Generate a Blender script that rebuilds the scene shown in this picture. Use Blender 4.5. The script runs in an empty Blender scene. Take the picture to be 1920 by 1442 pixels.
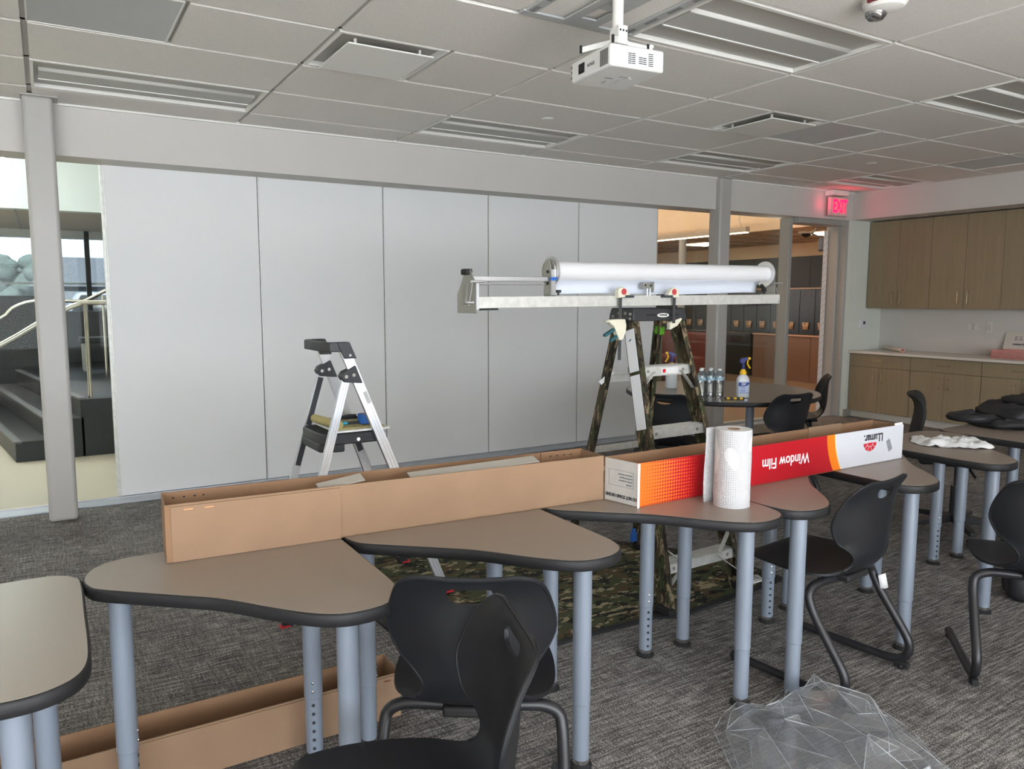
import bpy, bmesh, math, random
from mathutils import Vector, Matrix, noise as mnoise
PI = math.pi
sc = bpy.context.scene
col = sc.collection
random.seed(7)

# ------------------------------------------------------------------ camera
FPX, CX, CY = 1412.1, 920.3, 717.7
YAW, PITCH, ROLL, CAMH = 0.5308, 0.1105, 0.0012, 1.448
cam_d = bpy.data.cameras.new('camera')
cam = bpy.data.objects.new('camera', cam_d)
col.objects.link(cam)
cam_d.sensor_width = 36.0
cam_d.lens = FPX / 1920 * 36.0
cam_d.shift_x = (960 - CX) / 1920
cam_d.shift_y = (CY - 721) / 1920
cam_d.clip_start = 0.05
cam_d.clip_end = 300
cam.location = (0, 0, CAMH)
cam.rotation_euler = (Matrix.Rotation(-YAW, 3, 'Z') @ Matrix.Rotation(PI / 2 - PITCH, 3, 'X') @ Matrix.Rotation(-ROLL, 3, 'Z')).to_euler()
sc.camera = cam
sc.view_settings.view_transform = 'Standard'
sc.view_settings.look = 'None'
sc.view_settings.exposure = 1.26
sc.view_settings.gamma = 1.0
sc.view_settings.use_curve_mapping = False

# ------------------------------------------------------------------ daylight
w = bpy.data.worlds.new('sky')
sc.world = w
w.use_nodes = True
bg = w.node_tree.nodes['Background']
bg.inputs[0].default_value = (0.86, 0.93, 1.0, 1)
bg.inputs[1].default_value = 5.0
sc.cycles.max_bounces = 10
sc.cycles.diffuse_bounces = 5
sc.cycles.transparent_max_bounces = 12
sc.cycles.sample_clamp_indirect = 6.0

def portal(name, loc, rot, sx, sy):
    d = bpy.data.lights.new(name, 'AREA')
    d.shape = 'RECTANGLE'; d.size = sx; d.size_y = sy
    d.cycles.is_portal = True
    o = bpy.data.objects.new(name, d); col.objects.link(o)
    o.location = loc; o.rotation_euler = rot
    return o
WIN_Y = -4.0          # wall with the windows, behind the camera
WINS = [(-5.2, -2.4), (-2.2, 0.6), (0.8, 3.6)]
WZ0, WZ1 = 0.5, 2.62
for a_, b_ in WINS:   # portals only guide the sampling of the sky through each window
    portal('window_portal', ((a_ + b_) / 2, WIN_Y - 0.12, (WZ0 + WZ1) / 2), (-PI / 2, 0, PI), b_ - a_, WZ1 - WZ0)
su = bpy.data.lights.new('sun', 'SUN'); su.energy = 60; su.color = (1, .97, .92); su.angle = .009
so = bpy.data.objects.new('sun', su); col.objects.link(so)
so.rotation_euler = Vector((.22, .78, -.588)).to_track_quat('-Z', 'Y').to_euler()
portal('lobby_portal', (-2.0, 15.2, 1.8), (PI / 2, 0, PI), 13, 3.2)

def area(name, loc, rot, sx, sy, power, colr=(1, 1, 1)):
    d = bpy.data.lights.new(name, 'AREA')
    d.shape = 'RECTANGLE'; d.size = sx; d.size_y = sy; d.energy = power; d.color = colr
    o = bpy.data.objects.new(name, d); col.objects.link(o)
    o.location = loc; o.rotation_euler = rot
    return o
# corridor lamps beyond the glass wall, and an added fill for the lobby
area('corridor_lamp', (7.4, 9.0, 3.15), (0, 0, 0), 2.4, 5.0, 16, (1.0, 0.88, 0.76))
area('locker_lamp', (10.3, 8.6, 2.42), (0, 0, 0), 1.2, 4.5, 4, (1.0, 0.9, 0.8))
area('lobby_fill', (-1.6, 8.6, 3.58), (0, 0, 0), 6.0, 3.6, 46, (0.94, 0.98, 1.0))  # added fill light that brightens the lobby, stands for no known fixture
area('cove_lamp', (7.6, 8.6, 2.3), (PI, 0, 0), 0.3, 5.0, 42, (1.0, 0.84, 0.68))

# ------------------------------------------------------------------ mesh helpers
class MB:
    def __init__(s): s.v = []; s.f = []; s.m = []
    def add(s, vs, fs, mi=0):
        b = len(s.v); s.v += [tuple(v) for v in vs]; s.f += [tuple(i + b for i in f) for f in fs]; s.m += [mi] * len(fs); return s
    def box(s, x0, x1, y0, y1, z0, z1, mi=0):
        vs = [(x, y, z) for z in (z0, z1) for y in (y0, y1) for x in (x0, x1)]
        return s.add(vs, [(0, 2, 3, 1), (4, 5, 7, 6), (0, 1, 5, 4), (2, 6, 7, 3), (0, 4, 6, 2), (1, 3, 7, 5)], mi)
    def obox(s, p0, p1, u, w_, h_, mi=0):
        """bar from p0 to p1, u = approximate direction of its width"""
        p0, p1, u = Vector(p0), Vector(p1), Vector(u)
        d = (p1 - p0).normalized(); u = (u - d * u.dot(d)).normalized(); n = d.cross(u)
        vs = [p + u * a * w_ / 2 + n * b * h_ / 2 for p in (p0, p1) for a, b in ((-1, -1), (1, -1), (1, 1), (-1, 1))]
        return s.add(vs, [(3, 2, 1, 0), (4, 5, 6, 7), (0, 1, 5, 4), (1, 2, 6, 5), (2, 3, 7, 6), (3, 0, 4, 7)], mi)
    def extr(s, sec, p0, p1, u, mi=0):
        """2-D section (list of (a, b)) swept from p0 to p1, a along u, b along the third axis"""
        p0, p1, u = Vector(p0), Vector(p1), Vector(u)
        d = (p1 - p0).normalized(); u = (u - d * u.dot(d)).normalized(); n = d.cross(u)
        k = len(sec)
        vs = [p + u * a + n * b for p in (p0, p1) for a, b in sec]
        fs = [(i, (i + 1) % k, k + (i + 1) % k, k + i) for i in range(k)]
        fs += [tuple(range(k - 1, -1, -1)), tuple(range(k, 2 * k))]
        return s.add(vs, fs, mi)
    def cyl(s, p0, p1, r0, r1=None, n=16, caps=True, mi=0):
        r1 = r0 if r1 is None else r1
        p0, p1 = Vector(p0), Vector(p1); d = (p1 - p0).normalized()
        u = d.orthogonal().normalized(); v = d.cross(u)
        vs = []
        for p, r in ((p0, r0), (p1, r1)):
            for i in range(n):
                a = 2 * PI * i / n; vs.append(p + u * (r * math.cos(a)) + v * (r * math.sin(a)))
        fs = [(i, (i + 1) % n, n + (i + 1) % n, n + i) for i in range(n)]
        if caps: fs += [tuple(range(n - 1, -1, -1)), tuple(range(n, 2 * n))]
        return s.add(vs, fs, mi)
    def tube(s, path, r, n=10, mi=0, closed=False):
        P = [Vector(p) for p in path]; k = len(P); vs = []
        up = None
        for i, p in enumerate(P):
            if closed: d = (P[(i + 1) % k] - P[i - 1]).normalized()
            else: d = (P[min(i + 1, k - 1)] - P[max(i - 1, 0)]).normalized()
            if up is None: up = d.orthogonal().normalized()
            up = (up - d * up.dot(d)).normalized(); sd = d.cross(up)
            rr = r[i] if isinstance(r, (list, tuple)) else r
            for j in range(n):
                a = 2 * PI * j / n; vs.append(p + up * (rr * math.cos(a)) + sd * (rr * math.sin(a)))
        fs = []
        for i in range(k if closed else k - 1):
            i2 = (i + 1) % k
            fs += [(i * n + j, i * n + (j + 1) % n, i2 * n + (j + 1) % n, i2 * n + j) for j in range(n)]
        if not closed: fs += [tuple(range(n - 1, -1, -1)), tuple(range((k - 1) * n, k * n))]
        return s.add(vs, fs, mi)
    def lathe(s, prof, c=(0, 0, 0), n=24, axis='z', mi=0):
        vs = []; k = len(prof)
        for r, z in prof:
            for j in range(n):
                a = 2 * PI * j / n; x, y = r * math.cos(a), r * math.sin(a)
                p = (x, y, z) if axis == 'z' else ((z, x, y) if axis == 'x' else (y, z, x))
                vs.append((p[0] + c[0], p[1] + c[1], p[2] + c[2]))
        fs = [(i * n + j, i * n + (j + 1) % n, (i + 1) * n + (j + 1) % n, (i + 1) * n + j) for i in range(k - 1) for j in range(n)]
        if prof[0][0] > 1e-6: fs.append(tuple(range(n - 1, -1, -1)))
        if prof[-1][0] > 1e-6: fs.append(tuple(range((k - 1) * n, k * n)))
        return s.add(vs, fs, mi)
    def prism(s, pts, z0, z1, mi=0):
        k = len(pts)
        vs = [(x, y, z0) for x, y in pts] + [(x, y, z1) for x, y in pts]
        fs = [(i, (i + 1) % k, k + (i + 1) % k, k + i) for i in range(k)] + [tuple(range(k - 1, -1, -1)), tuple(range(k, 2 * k))]
        return s.add(vs, fs, mi)
    def quad(s, a, b, c, d, mi=0): return s.add([a, b, c, d], [(0, 1, 2, 3)], mi)
    def grid(s, rows, mi=0, flip=False):
        n = len(rows[0]); vs = [p for r in rows for p in r]
        fs = [(i * n + j, i * n + j + 1, (i + 1) * n + j + 1, (i + 1) * n + j) for i in range(len(rows) - 1) for j in range(n - 1)]
        if flip: fs = [f[::-1] for f in fs]
        return s.add(vs, fs, mi)
    def mesh(s, name, mats, smooth=True, ang=35):
        me = bpy.data.meshes.new(name); me.from_pydata(s.v, [], s.f)
        for m in (mats if isinstance(mats, (list, tuple)) else [mats]): me.materials.append(m)
        if any(s.m): me.polygons.foreach_set('material_index', s.m)
        bm = bmesh.new(); bm.from_mesh(me)
        bmesh.ops.recalc_face_normals(bm, faces=bm.faces); bm.to_mesh(me); bm.free()
        if smooth:
            me.polygons.foreach_set('use_smooth', [True] * len(me.polygons)); me.set_sharp_from_angle(angle=math.radians(ang))
        me.update(); return me
    def build(s, name, mats, parent=None, bevel=0, seg=2, solid=0, sub=0, smooth=True, ang=35):
        o = bpy.data.objects.new(name, s.mesh(name, mats, smooth, ang)); col.objects.link(o)
        if parent: o.parent = parent
        if solid:
            m = o.modifiers.new('s', 'SOLIDIFY'); m.thickness = solid; m.offset = 0
        if sub:
            m = o.modifiers.new('u', 'SUBSURF'); m.levels = sub; m.render_levels = sub
        if bevel:
            m = o.modifiers.new('b', 'BEVEL'); m.width = bevel; m.segments = seg; m.limit_method = 'ANGLE'; m.angle_limit = math.radians(40)
        return o

def tag(o, label, cat, group=None):
    o['label'] = label; o['category'] = cat
    if group: o['group'] = group
    return o
def thing(name, label, cat, loc=(0, 0, 0), rz=0, group=None):
    o = bpy.data.objects.new(name, None); col.objects.link(o)
    o.location = loc; o.rotation_euler = (0, 0, rz); o.empty_display_size = .1
    return tag(o, label, cat, group)
def struct(o): o['kind'] = 'structure'; return o
def stuff(o): o['kind'] = 'stuff'; return o
def dup(root, loc, rz, label, group=None):
    def cp(o, par):
        c = o.copy(); col.objects.link(c)
        if par: c.parent = par
        for ch in o.children: cp(ch, c)
        return c
    r = cp(root, None); r.location = loc; r.rotation_euler = (0, 0, rz); r['label'] = label
    if group: r['group'] = group
    return r
def baked(o):
    """replace an object's mesh by its modified mesh"""
    dg = bpy.context.evaluated_depsgraph_get(); dg.update()
    me = bpy.data.meshes.new_from_object(o.evaluated_get(dg)); o.modifiers.clear(); o.data = me; return o
def catmull(pts, n=6, closed=False):
    P = [Vector(p) for p in pts]; k = len(P); out = []
    for i in range(k if closed else k - 1):
        if closed: a, b, c, d = P[i - 1], P[i], P[(i + 1) % k], P[(i + 2) % k]
        else: a, b, c, d = P[max(i - 1, 0)], P[i], P[i + 1], P[min(i + 2, k - 1)]
        for j in range(n):
            t = j / n
            out.append(0.5 * ((2 * b) + (c - a) * t + (2 * a - 5 * b + 4 * c - d) * t * t + (3 * b - a - 3 * c + d) * t ** 3))
    if not closed: out.append(P[-1])
    return out
def text(name, body, size, mat, parent, origin, xdir, ydir, align='CENTER', extr=0.0004, bold=0.0, sx=1.0, spacing=1.0):
    """flat lettering; xdir = reading direction, ydir = up of the letters"""
    cu = bpy.data.curves.new(name, 'FONT'); cu.body = body; cu.size = size; cu.align_x = align; cu.align_y = 'CENTER'
    cu.extrude = extr; cu.offset = bold; cu.resolution_u = 3; cu.space_character = spacing
    t = bpy.data.objects.new(name, cu); col.objects.link(t)
    dg = bpy.context.evaluated_depsgraph_get(); dg.update()
    me = bpy.data.meshes.new_from_object(t.evaluated_get(dg)); bpy.data.objects.remove(t); bpy.data.curves.remove(cu)
    me.materials.clear(); me.materials.append(mat)
    x = Vector(xdir).normalized(); y = Vector(ydir).normalized(); z = x.cross(y)
    M = Matrix.Translation(Vector(origin)) @ Matrix((x, y, z)).transposed().to_4x4() @ Matrix.Diagonal((sx, 1, 1, 1))
    me.transform(M)
    o = bpy.data.objects.new(name, me); col.objects.link(o); o.parent = parent
    return o

# ------------------------------------------------------------------ materials
def lin(c):
    return tuple(((x / 255) / 12.92 if x / 255 <= .04045 else ((x / 255 + .055) / 1.055) ** 2.4) for x in c) + (1,)
def mat(name, rgb, rough=.5, metal=0, spec=.5, var=0, vscale=20, bump=0, bscale=60, emit=None, estr=0, coat=0):
    """rgb = albedo given as sRGB 0-255; var = noise variation of the colour"""
    m = bpy.data.materials.new(name); m.use_nodes = True
    nt = m.node_tree; p = nt.nodes['Principled BSDF']
    c = lin(rgb); p.inputs['Base Color'].default_value = c
    p.inputs['Roughness'].default_value = rough; p.inputs['Metallic'].default_value = metal
    p.inputs['Specular IOR Level'].default_value = spec; p.inputs['Coat Weight'].default_value = coat
    tc = nt.nodes.new('ShaderNodeTexCoord')
    if var:
        n = nt.nodes.new('ShaderNodeTexNoise'); n.inputs['Scale'].default_value = vscale; n.inputs['Detail'].default_value = 4
        nt.links.new(tc.outputs['Object'], n.inputs['Vector'])
        r = nt.nodes.new('ShaderNodeMapRange'); r.inputs[1].default_value = .3; r.inputs[2].default_value = .7
        r.inputs[3].default_value = 1 - var; r.inputs[4].default_value = 1 + var
        nt.links.new(n.outputs['Fac'], r.inputs[0])
        mx = nt.nodes.new('ShaderNodeVectorMath'); mx.operation = 'SCALE'; mx.inputs[0].default_value = c[:3]
        nt.links.new(r.outputs[0], mx.inputs['Scale']); nt.links.new(mx.outputs[0], p.inputs['Base Color'])
    if bump:
        n2 = nt.nodes.new('ShaderNodeTexNoise'); n2.inputs['Scale'].default_value = bscale; n2.inputs['Detail'].default_value = 3
        nt.links.new(tc.outputs['Object'], n2.inputs['Vector'])
        b = nt.nodes.new('ShaderNodeBump'); b.inputs['Strength'].default_value = bump; b.inputs['Distance'].default_value = .003
        nt.links.new(n2.outputs['Fac'], b.inputs['Height']); nt.links.new(b.outputs[0], p.inputs['Normal'])
    if emit:
        p.inputs['Emission Color'].default_value = lin(emit); p.inputs['Emission Strength'].default_value = estr
    return m
def ramp(nt, stops, interp='LINEAR'):
    r = nt.nodes.new('ShaderNodeValToRGB'); r.color_ramp.interpolation = interp
    e = r.color_ramp.elements
    while len(e) < len(stops): e.new(0.5)
    for i, (p, c) in enumerate(stops): e[i].position = p; e[i].color = lin(c)
    return r
def glass(name, tint=(255, 255, 255), rough=0.0, base=.0, refl=1.0):
    """thin pane: clear transmission with a Fresnel reflection"""
    m = bpy.data.materials.new(name); m.use_nodes = True; nt = m.node_tree
    nt.nodes.remove(nt.nodes['Principled BSDF']); out = nt.nodes['Material Output']
    t = nt.nodes.new('ShaderNodeBsdfTransparent'); t.inputs[0].default_value = lin(tint)
    g = nt.nodes.new('ShaderNodeBsdfGlossy'); g.inputs['Roughness'].default_value = rough
    f = nt.nodes.new('ShaderNodeFresnel'); f.inputs[0].default_value = 1.45
    ma = nt.nodes.new('ShaderNodeMath'); ma.operation = 'MULTIPLY_ADD'; ma.inputs[1].default_value = refl; ma.inputs[2].default_value = base; ma.use_clamp = True
    nt.links.new(f.outputs[0], ma.inputs[0])
    x = nt.nodes.new('ShaderNodeMixShader'); nt.links.new(ma.outputs[0], x.inputs[0])
    nt.links.new(t.outputs[0], x.inputs[1]); nt.links.new(g.outputs[0], x.inputs[2]); nt.links.new(x.outputs[0], out.inputs[0])
    return m
def mapped(nt, scale, coord='Object', rot=(0, 0, 0)):
    tc = nt.nodes.new('ShaderNodeTexCoord'); mp = nt.nodes.new('ShaderNodeMapping')
    mp.inputs['Scale'].default_value = scale; mp.inputs['Rotation'].default_value = rot
    nt.links.new(tc.outputs[coord], mp.inputs[0]); return mp.outputs[0]
def noise(nt, vec, scale=1, detail=2, rough=.5):
    n = nt.nodes.new('ShaderNodeTexNoise'); n.inputs['Scale'].default_value = scale; n.inputs['Detail'].default_value = detail; n.inputs['Roughness'].default_value = rough
    nt.links.new(vec, n.inputs['Vector']); return n.outputs['Fac']
def math_(nt, op, a, b=None):
    n = nt.nodes.new('ShaderNodeMath'); n.operation = op
    for i, x in enumerate((a, b)):
        if x is None: continue
        if isinstance(x, (int, float)): n.inputs[i].default_value = x
        else: nt.links.new(x, n.inputs[i])
    return n.outputs[0]

def m_carpet():
    m = mat('carpet', (120, 118, 116), .95, spec=.1); nt = m.node_tree; p = nt.nodes['Principled BSDF']
    streak = noise(nt, mapped(nt, (8, 100, 1)), 1, 3, .6)
    cross = noise(nt, mapped(nt, (95, 9, 1)), 1, 2, .6)
    weave = noise(nt, mapped(nt, (150, 330, 1)), 1, 1, .5)
    big = noise(nt, mapped(nt, (.9, 1.6, 1)), 1, 2)
    s = math_(nt, 'ADD', math_(nt, 'MULTIPLY', streak, .42), math_(nt, 'MULTIPLY', weave, .50))
    s = math_(nt, 'ADD', s, math_(nt, 'MULTIPLY', cross, .16)); s = math_(nt, 'ADD', s, math_(nt, 'MULTIPLY', big, .10))
    r = ramp(nt, [(.46, (50, 48, 47)), (.59, (103, 100, 98)), (.74, (190, 187, 183))])
    nt.links.new(s, r.inputs[0]); nt.links.new(r.outputs[0], p.inputs['Base Color'])
    b = nt.nodes.new('ShaderNodeBump'); b.inputs['Strength'].default_value = .5; b.inputs['Distance'].default_value = .004
    nt.links.new(s, b.inputs['Height']); nt.links.new(b.outputs[0], p.inputs['Normal'])
    return m
def m_camo(name, scale, cols, stretch=(1, 1, 1), rough=.8):
    m = mat(name, (70, 70, 55), rough, spec=.2); nt = m.node_tree; p = nt.nodes['Principled BSDF']
    v = mapped(nt, tuple(scale * x for x in stretch))
    n1 = noise(nt, v, 1, 3, .55)
    mp = nt.nodes.new('ShaderNodeMapping'); mp.inputs['Location'].default_value = (7, 3, 5); nt.links.new(v, mp.inputs[0])
    n2 = noise(nt, mp.outputs[0], 1.25, 3, .55)
    mp2 = nt.nodes.new('ShaderNodeMapping'); mp2.inputs['Location'].default_value = (1, 13, 9); nt.links.new(v, mp2.inputs[0])
    n3 = noise(nt, mp2.outputs[0], 1.6, 3, .6)
    a = nt.nodes.new('ShaderNodeMix'); a.data_type = 'RGBA'; a.inputs[6].default_value = lin(cols[0]); a.inputs[7].default_value = lin(cols[1])
    nt.links.new(math_(nt, 'GREATER_THAN', n1, .52), a.inputs[0])
    b = nt.nodes.new('ShaderNodeMix'); b.data_type = 'RGBA'; b.inputs[7].default_value = lin(cols[2])
    nt.links.new(math_(nt, 'GREATER_THAN', n2, .56), b.inputs[0]); nt.links.new(a.outputs[2], b.inputs[6])
    c = nt.nodes.new('ShaderNodeMix'); c.data_type = 'RGBA'; c.inputs[7].default_value = lin(cols[3])
    nt.links.new(math_(nt, 'GREATER_THAN', n3, .585), c.inputs[0]); nt.links.new(b.outputs[2], c.inputs[6])
    nt.links.new(c.outputs[2], p.inputs['Base Color'])
    return m
def m_wood(name, c1, c2, rough=.5, grain=(26, 26, 1.2)):
    m = mat(name, c1, rough, spec=.3); nt = m.node_tree; p = nt.nodes['Principled BSDF']
    n1 = noise(nt, mapped(nt, grain), 1, 4, .6); n2 = noise(nt, mapped(nt, tuple(g * 5 for g in grain)), 1, 2, .6)
    s = math_(nt, 'ADD', math_(nt, 'MULTIPLY', n1, .6), math_(nt, 'MULTIPLY', n2, .4))
    r = ramp(nt, [(.3, c2), (.68, c1)]); nt.links.new(s, r.inputs[0]); nt.links.new(r.outputs[0], p.inputs['Base Color'])
    return m
def m_tile():
    m = mat('ceiling_tile', (232, 229, 224), .95, spec=.1); nt = m.node_tree; p = nt.nodes['Principled BSDF']
    n = noise(nt, mapped(nt, (1, 1, 1)), 260, 2, .7)
    r = ramp(nt, [(.34, (216, 213, 208)), (.5, (234, 231, 226))]); nt.links.new(n, r.inputs[0]); nt.links.new(r.outputs[0], p.inputs['Base Color'])
    return m
M = {}
M['carpet'] = m_carpet()
M['tile'] = m_tile()
M['paint'] = mat('wall_paint', (203, 200, 195), .75, spec=.3, var=.012, vscale=3)
M['paint_cool'] = mat('wall_paint_pale_green', (222, 228, 219), .75, spec=.3, var=.012, vscale=3)
M['panel'] = mat('panel_vinyl', (226, 227, 226), .55, spec=.4, var=.01, vscale=2)
M['tbar'] = mat('ceiling_grid_metal', (178, 177, 172), .5)
M['white'] = mat('white_metal', (232, 231, 226), .45)
M['frame'] = mat('aluminium_frame', (176, 176, 172), .45, metal=.35)
M['alu'] = mat('brushed_aluminium', (216, 217, 220), .32, metal=.85, var=.05, vscale=40)
M['alu_dull'] = mat('dull_aluminium', (205, 205, 200), .5, metal=.45, var=.10, vscale=35)
M['steel'] = mat('stainless_steel', (200, 194, 180), .25, metal=1)
M['plate'] = mat('plate_steel', (150, 149, 143), .45, metal=.5, var=.05, vscale=15)
M['chrome'] = mat('chrome', (225, 226, 230), .12, metal=1)
M['laminate'] = mat('table_laminate', (138, 126, 115), .38, spec=.5, var=.03, vscale=300)
M['laminate_dark'] = mat('dark_table_laminate', (92, 90, 87), .28, spec=.5, var=.03, vscale=300)
M['edge'] = mat('black_edge_band', (24, 24, 26), .6, bump=.15, bscale=400)
M['leg'] = mat('grey_blue_powder_coat', (132, 141, 154), .38, metal=.15)
M['hole'] = mat('dark_hole', (42, 45, 50), .7)
M['chair'] = mat('black_polypropylene', (26, 27, 30), .48, spec=.32, bump=.12, bscale=700)
M['tubeblk'] = mat('black_powder_coat', (34, 34, 37), .38)
M['rubber'] = mat('black_rubber', (24, 24, 25), .7)
M['blackpl'] = mat('black_plastic', (46, 47, 50), .5, bump=.2, bscale=300)
M['card'] = mat('corrugated_cardboard', (145, 118, 95), .85, spec=.15, var=.05, vscale=9, bump=.08, bscale=200)
M['card_in'] = mat('cardboard_inside', (142, 111, 86), .9, spec=.1, var=.05, vscale=9)
M['copper'] = mat('copper_staple', (205, 140, 105), .3, metal=1)
M['paper'] = mat('white_paper', (212, 212, 212), .8, spec=.2)
M['film'] = mat('white_film_roll', (214, 214, 216), .35, spec=.5)
M['foam'] = mat('grey_board', (164, 158, 148), .8)
M['stone'] = mat('dark_step_stone', (34, 34, 36), .45, var=.18, vscale=12)
M['terrazzo'] = mat('beige_terrazzo', (206, 196, 178), .5, var=.05, vscale=160)
M['black'] = mat('black_paint', (14, 14, 15), .5)
M['ink'] = mat('black_ink', (45, 45, 48), .8)
M['inkgrey'] = mat('grey_ink', (110, 112, 118), .8)
M['wood'] = m_wood('light_oak_laminate', (150, 135, 109), (136, 121, 97))
M['doorwood'] = m_wood('door_wood', (176, 142, 118), (150, 118, 96))
M['counter'] = mat('white_counter', (214, 209, 200), .35)
M['red'] = mat('red_plastic', (190, 30, 40), .5)
M['blue'] = mat('blue_tape', (30, 92, 170), .6)
M['yellow'] = mat('yellow_plastic', (240, 190, 10), .45)
M['navy'] = mat('navy_plastic', (38, 40, 110), .45)
M['green'] = mat('green_plastic', (30, 84, 92), .5)
M['cream'] = mat('cream_plastic', (212, 208, 188), .5)
M['kraft'] = mat('masking_paper', (176, 164, 112), .8, var=.05)
M['glass'] = glass('clear_glass', (240, 244, 242), 0, .0, .14)
M['glass_dimmed'] = glass('sky_dimming_glass', (166, 169, 172), 0, .0, .5)  # tint put in to keep the sky behind it from clipping to white
M['camo'] = m_camo('camo_mat_cloth', 11, [(72, 77, 54), (40, 40, 35), (86, 72, 54), (150, 138, 112)], (.75, 1.5, 1), .95)
M['camo_rail'] = m_camo('woodland_camo_rail', 18, [(68, 60, 47), (36, 32, 27), (58, 64, 42), (128, 112, 88)], (1.6, 1.6, .5), .6)
# ================================================================== THE ROOM
CZ = 2.7055                      # ceiling height
XL, XR = -6.0, 8.42              # left wall, face of the bulkhead over the cabinets
GX0, GY0, GW, GD = 1.2577, 3.5544, 1.2192, 0.6096     # ceiling grid origin and module
SP = 5.75                        # front of the header over the glass wall
PY = 6.0                         # front of the movable panels

struct(MB().box(XL, 9.2, WIN_Y, 5.86, -.1, 0).build('floor', M['carpet']))
struct(MB().box(XL - 4, 3.6, 5.99, 14.2, -.1, -.004).build('floor', M['terrazzo']))
struct(MB().box(3.6, 12.0, 5.99, 16.0, -.1, -.004).build('floor', mat('corridor_floor', (140, 112, 88), .5, var=.05, vscale=3)))

# ---- walls
wb = struct(MB().box(XL, XR, SP, 6.02, 2.38, CZ + .1).box(XL, XR + .1, 5.87, 6.1, 2.43, 3.7).build('wall_back', M['paint']))
struct(MB().box(XR, 9.3, SP, 6.02, 0, CZ + .1).build('wall_stub', M['paint_cool']))
struct(MB().box(9.09, 9.3, WIN_Y, 5.76, 0, 2.8).build('wall_right', M['paint']))
struct(MB().box(XR, 9.12, WIN_Y, SP, 2.386, CZ + .1).build('trim_1', M['paint']))        # bulkhead over the wall cabinets
struct(MB().box(XL - .15, XL, WIN_Y, 6.02, 0, 2.9).build('wall_left', M['paint']))
wf = MB().box(XL - .15, 9.3, WIN_Y - .2, WIN_Y, 0, WZ0).box(XL - .15, 9.3, WIN_Y - .2, WIN_Y, WZ1, 2.9)
xs = [XL - .15] + [v for p in WINS for v in p] + [9.3]
for i in range(0, len(xs), 2): wf.box(xs[i], xs[i + 1], WIN_Y - .2, WIN_Y, WZ0, WZ1)
struct(wf.build('wall_front', M['paint']))
for i, (a_, b_) in enumerate(WINS):
    wn = MB()
    for x in (a_, (a_ + b_) / 2 - .025, b_ - .05): wn.box(x, x + .05, WIN_Y - .15, WIN_Y - .09, WZ0, WZ1)
    wn.box(a_, b_, WIN_Y - .15, WIN_Y - .09, WZ0, WZ0 + .05).box(a_, b_, WIN_Y - .15, WIN_Y - .09, WZ1 - .05, WZ1)
    wo = struct(wn.build('window_%d' % (i + 1), M['frame']))

# baseboards, threshold track of the movable wall
struct(MB().box(XL, XR, 5.85, 5.99, 0, .012).box(XL, XR, 5.985, 6.02, 0, .02).build('trim_3', mat('track_aluminium', (186, 190, 198), .4, metal=.5), bevel=.003))
struct(MB().box(XR, 9.09, SP - .012, SP, 0, .09).box(9.078, 9.09, WIN_Y, 2.6, 0, .09).build('baseboard_right', mat('base_vinyl', (150, 146, 138), .6)))

# ---- movable panels of the back wall: each a part
px = [.39, 1.45, 2.48, 3.50, 4.52, 5.54]
for a_, b_ in zip(px[:-1], px[1:]):
    p = MB().box(a_ + .006, b_ - .006, PY, PY + .08, .022, 2.5).build('panel', M['panel'], wb, bevel=.003)
    MB().box(a_ - .001, a_ + .006, PY + .003, PY + .08, .022, 2.5).build('edge_trim', M['alu_dull'], p)
MB().box(5.534, 5.546, PY + .003, PY + .08, .022, 2.5).build('edge_trim', M['alu_dull'], p)

# ---- glass beside the panels
g1 = struct(MB().box(XL, .386, 6.045, 6.055, .02, 2.46).build('window_4', M['glass']))
MB().box(.372, .389, 6.02, 6.08, .02, 2.46).build('frame', M['alu_dull'], g1)
MB().box(XL, .389, 6.02, 6.08, 2.43, 2.46).build('frame', M['white'], g1)
g2 = struct(MB().box(5.546, 7.46, 6.005, 6.015, .02, 2.46).build('window_5', M['glass']))
MB().box(5.546, 7.46, 5.97, 6.03, 2.385, 2.44).build('frame', M['frame'], g2)
MB().box(5.546, 7.46, 5.97, 6.05, .0, .04).build('frame', M['frame'], g2)

# ---- door and its aluminium frame
d1 = struct(MB().box(7.46, 7.515, 5.88, 6.02, 0, 2.40).build('door_1', M['frame'], bevel=.004))
MB().box(7.525, 8.42, 5.80, 6.02, 2.322, 2.40).build('door_head', M['frame'], d1, bevel=.004)
MB().box(8.35, 8.38, 5.88, 6.04, 0, 2.322).box(8.38, 8.425, 5.79, 6.02, 0, 2.40).build('door_jamb', M['frame'], d1, bevel=.004)
hx, hy, az = 8.33, 6.03, math.radians(54.6)
dv, nv = Vector((math.sin(az), math.cos(az), 0)), Vector((math.cos(az), -math.sin(az), 0))
H0 = Vector((hx, hy, 0))
lf = MB().obox(H0 + dv * .45 + Vector((0, 0, .02)), H0 + dv * .45 + Vector((0, 0, 2.28)), dv, .9, .045).build('door_leaf', M['doorwood'], d1)
hg = MB().obox(H0 - dv * .002 + Vector((0, 0, .02)), H0 - dv * .002 + Vector((0, 0, 2.28)), dv, .006, .05).build('hinge', mat('primed_white_hinge', (214, 206, 200), .6), d1)
hs = MB()
for k in range(30):
    for q in (-.011, .013):
        c = H0 - dv * .006 + nv * q + Vector((0, 0, .06 + k * .076 + (.02 if q > 0 else 0)))
        hs.cyl(c, c - dv * .004, .0045, n=6)
stuff(hs.build('hinge_screws', M['hole'], d1))
cb = H0 + dv * .2 - nv * .05
MB().obox(cb + Vector((0, 0, 2.05)), cb + Vector((0, 0, 2.2)), dv, .30, .07).build('door_closer', mat('closer_grey', (120, 120, 124), .5), d1, bevel=.006)
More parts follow.
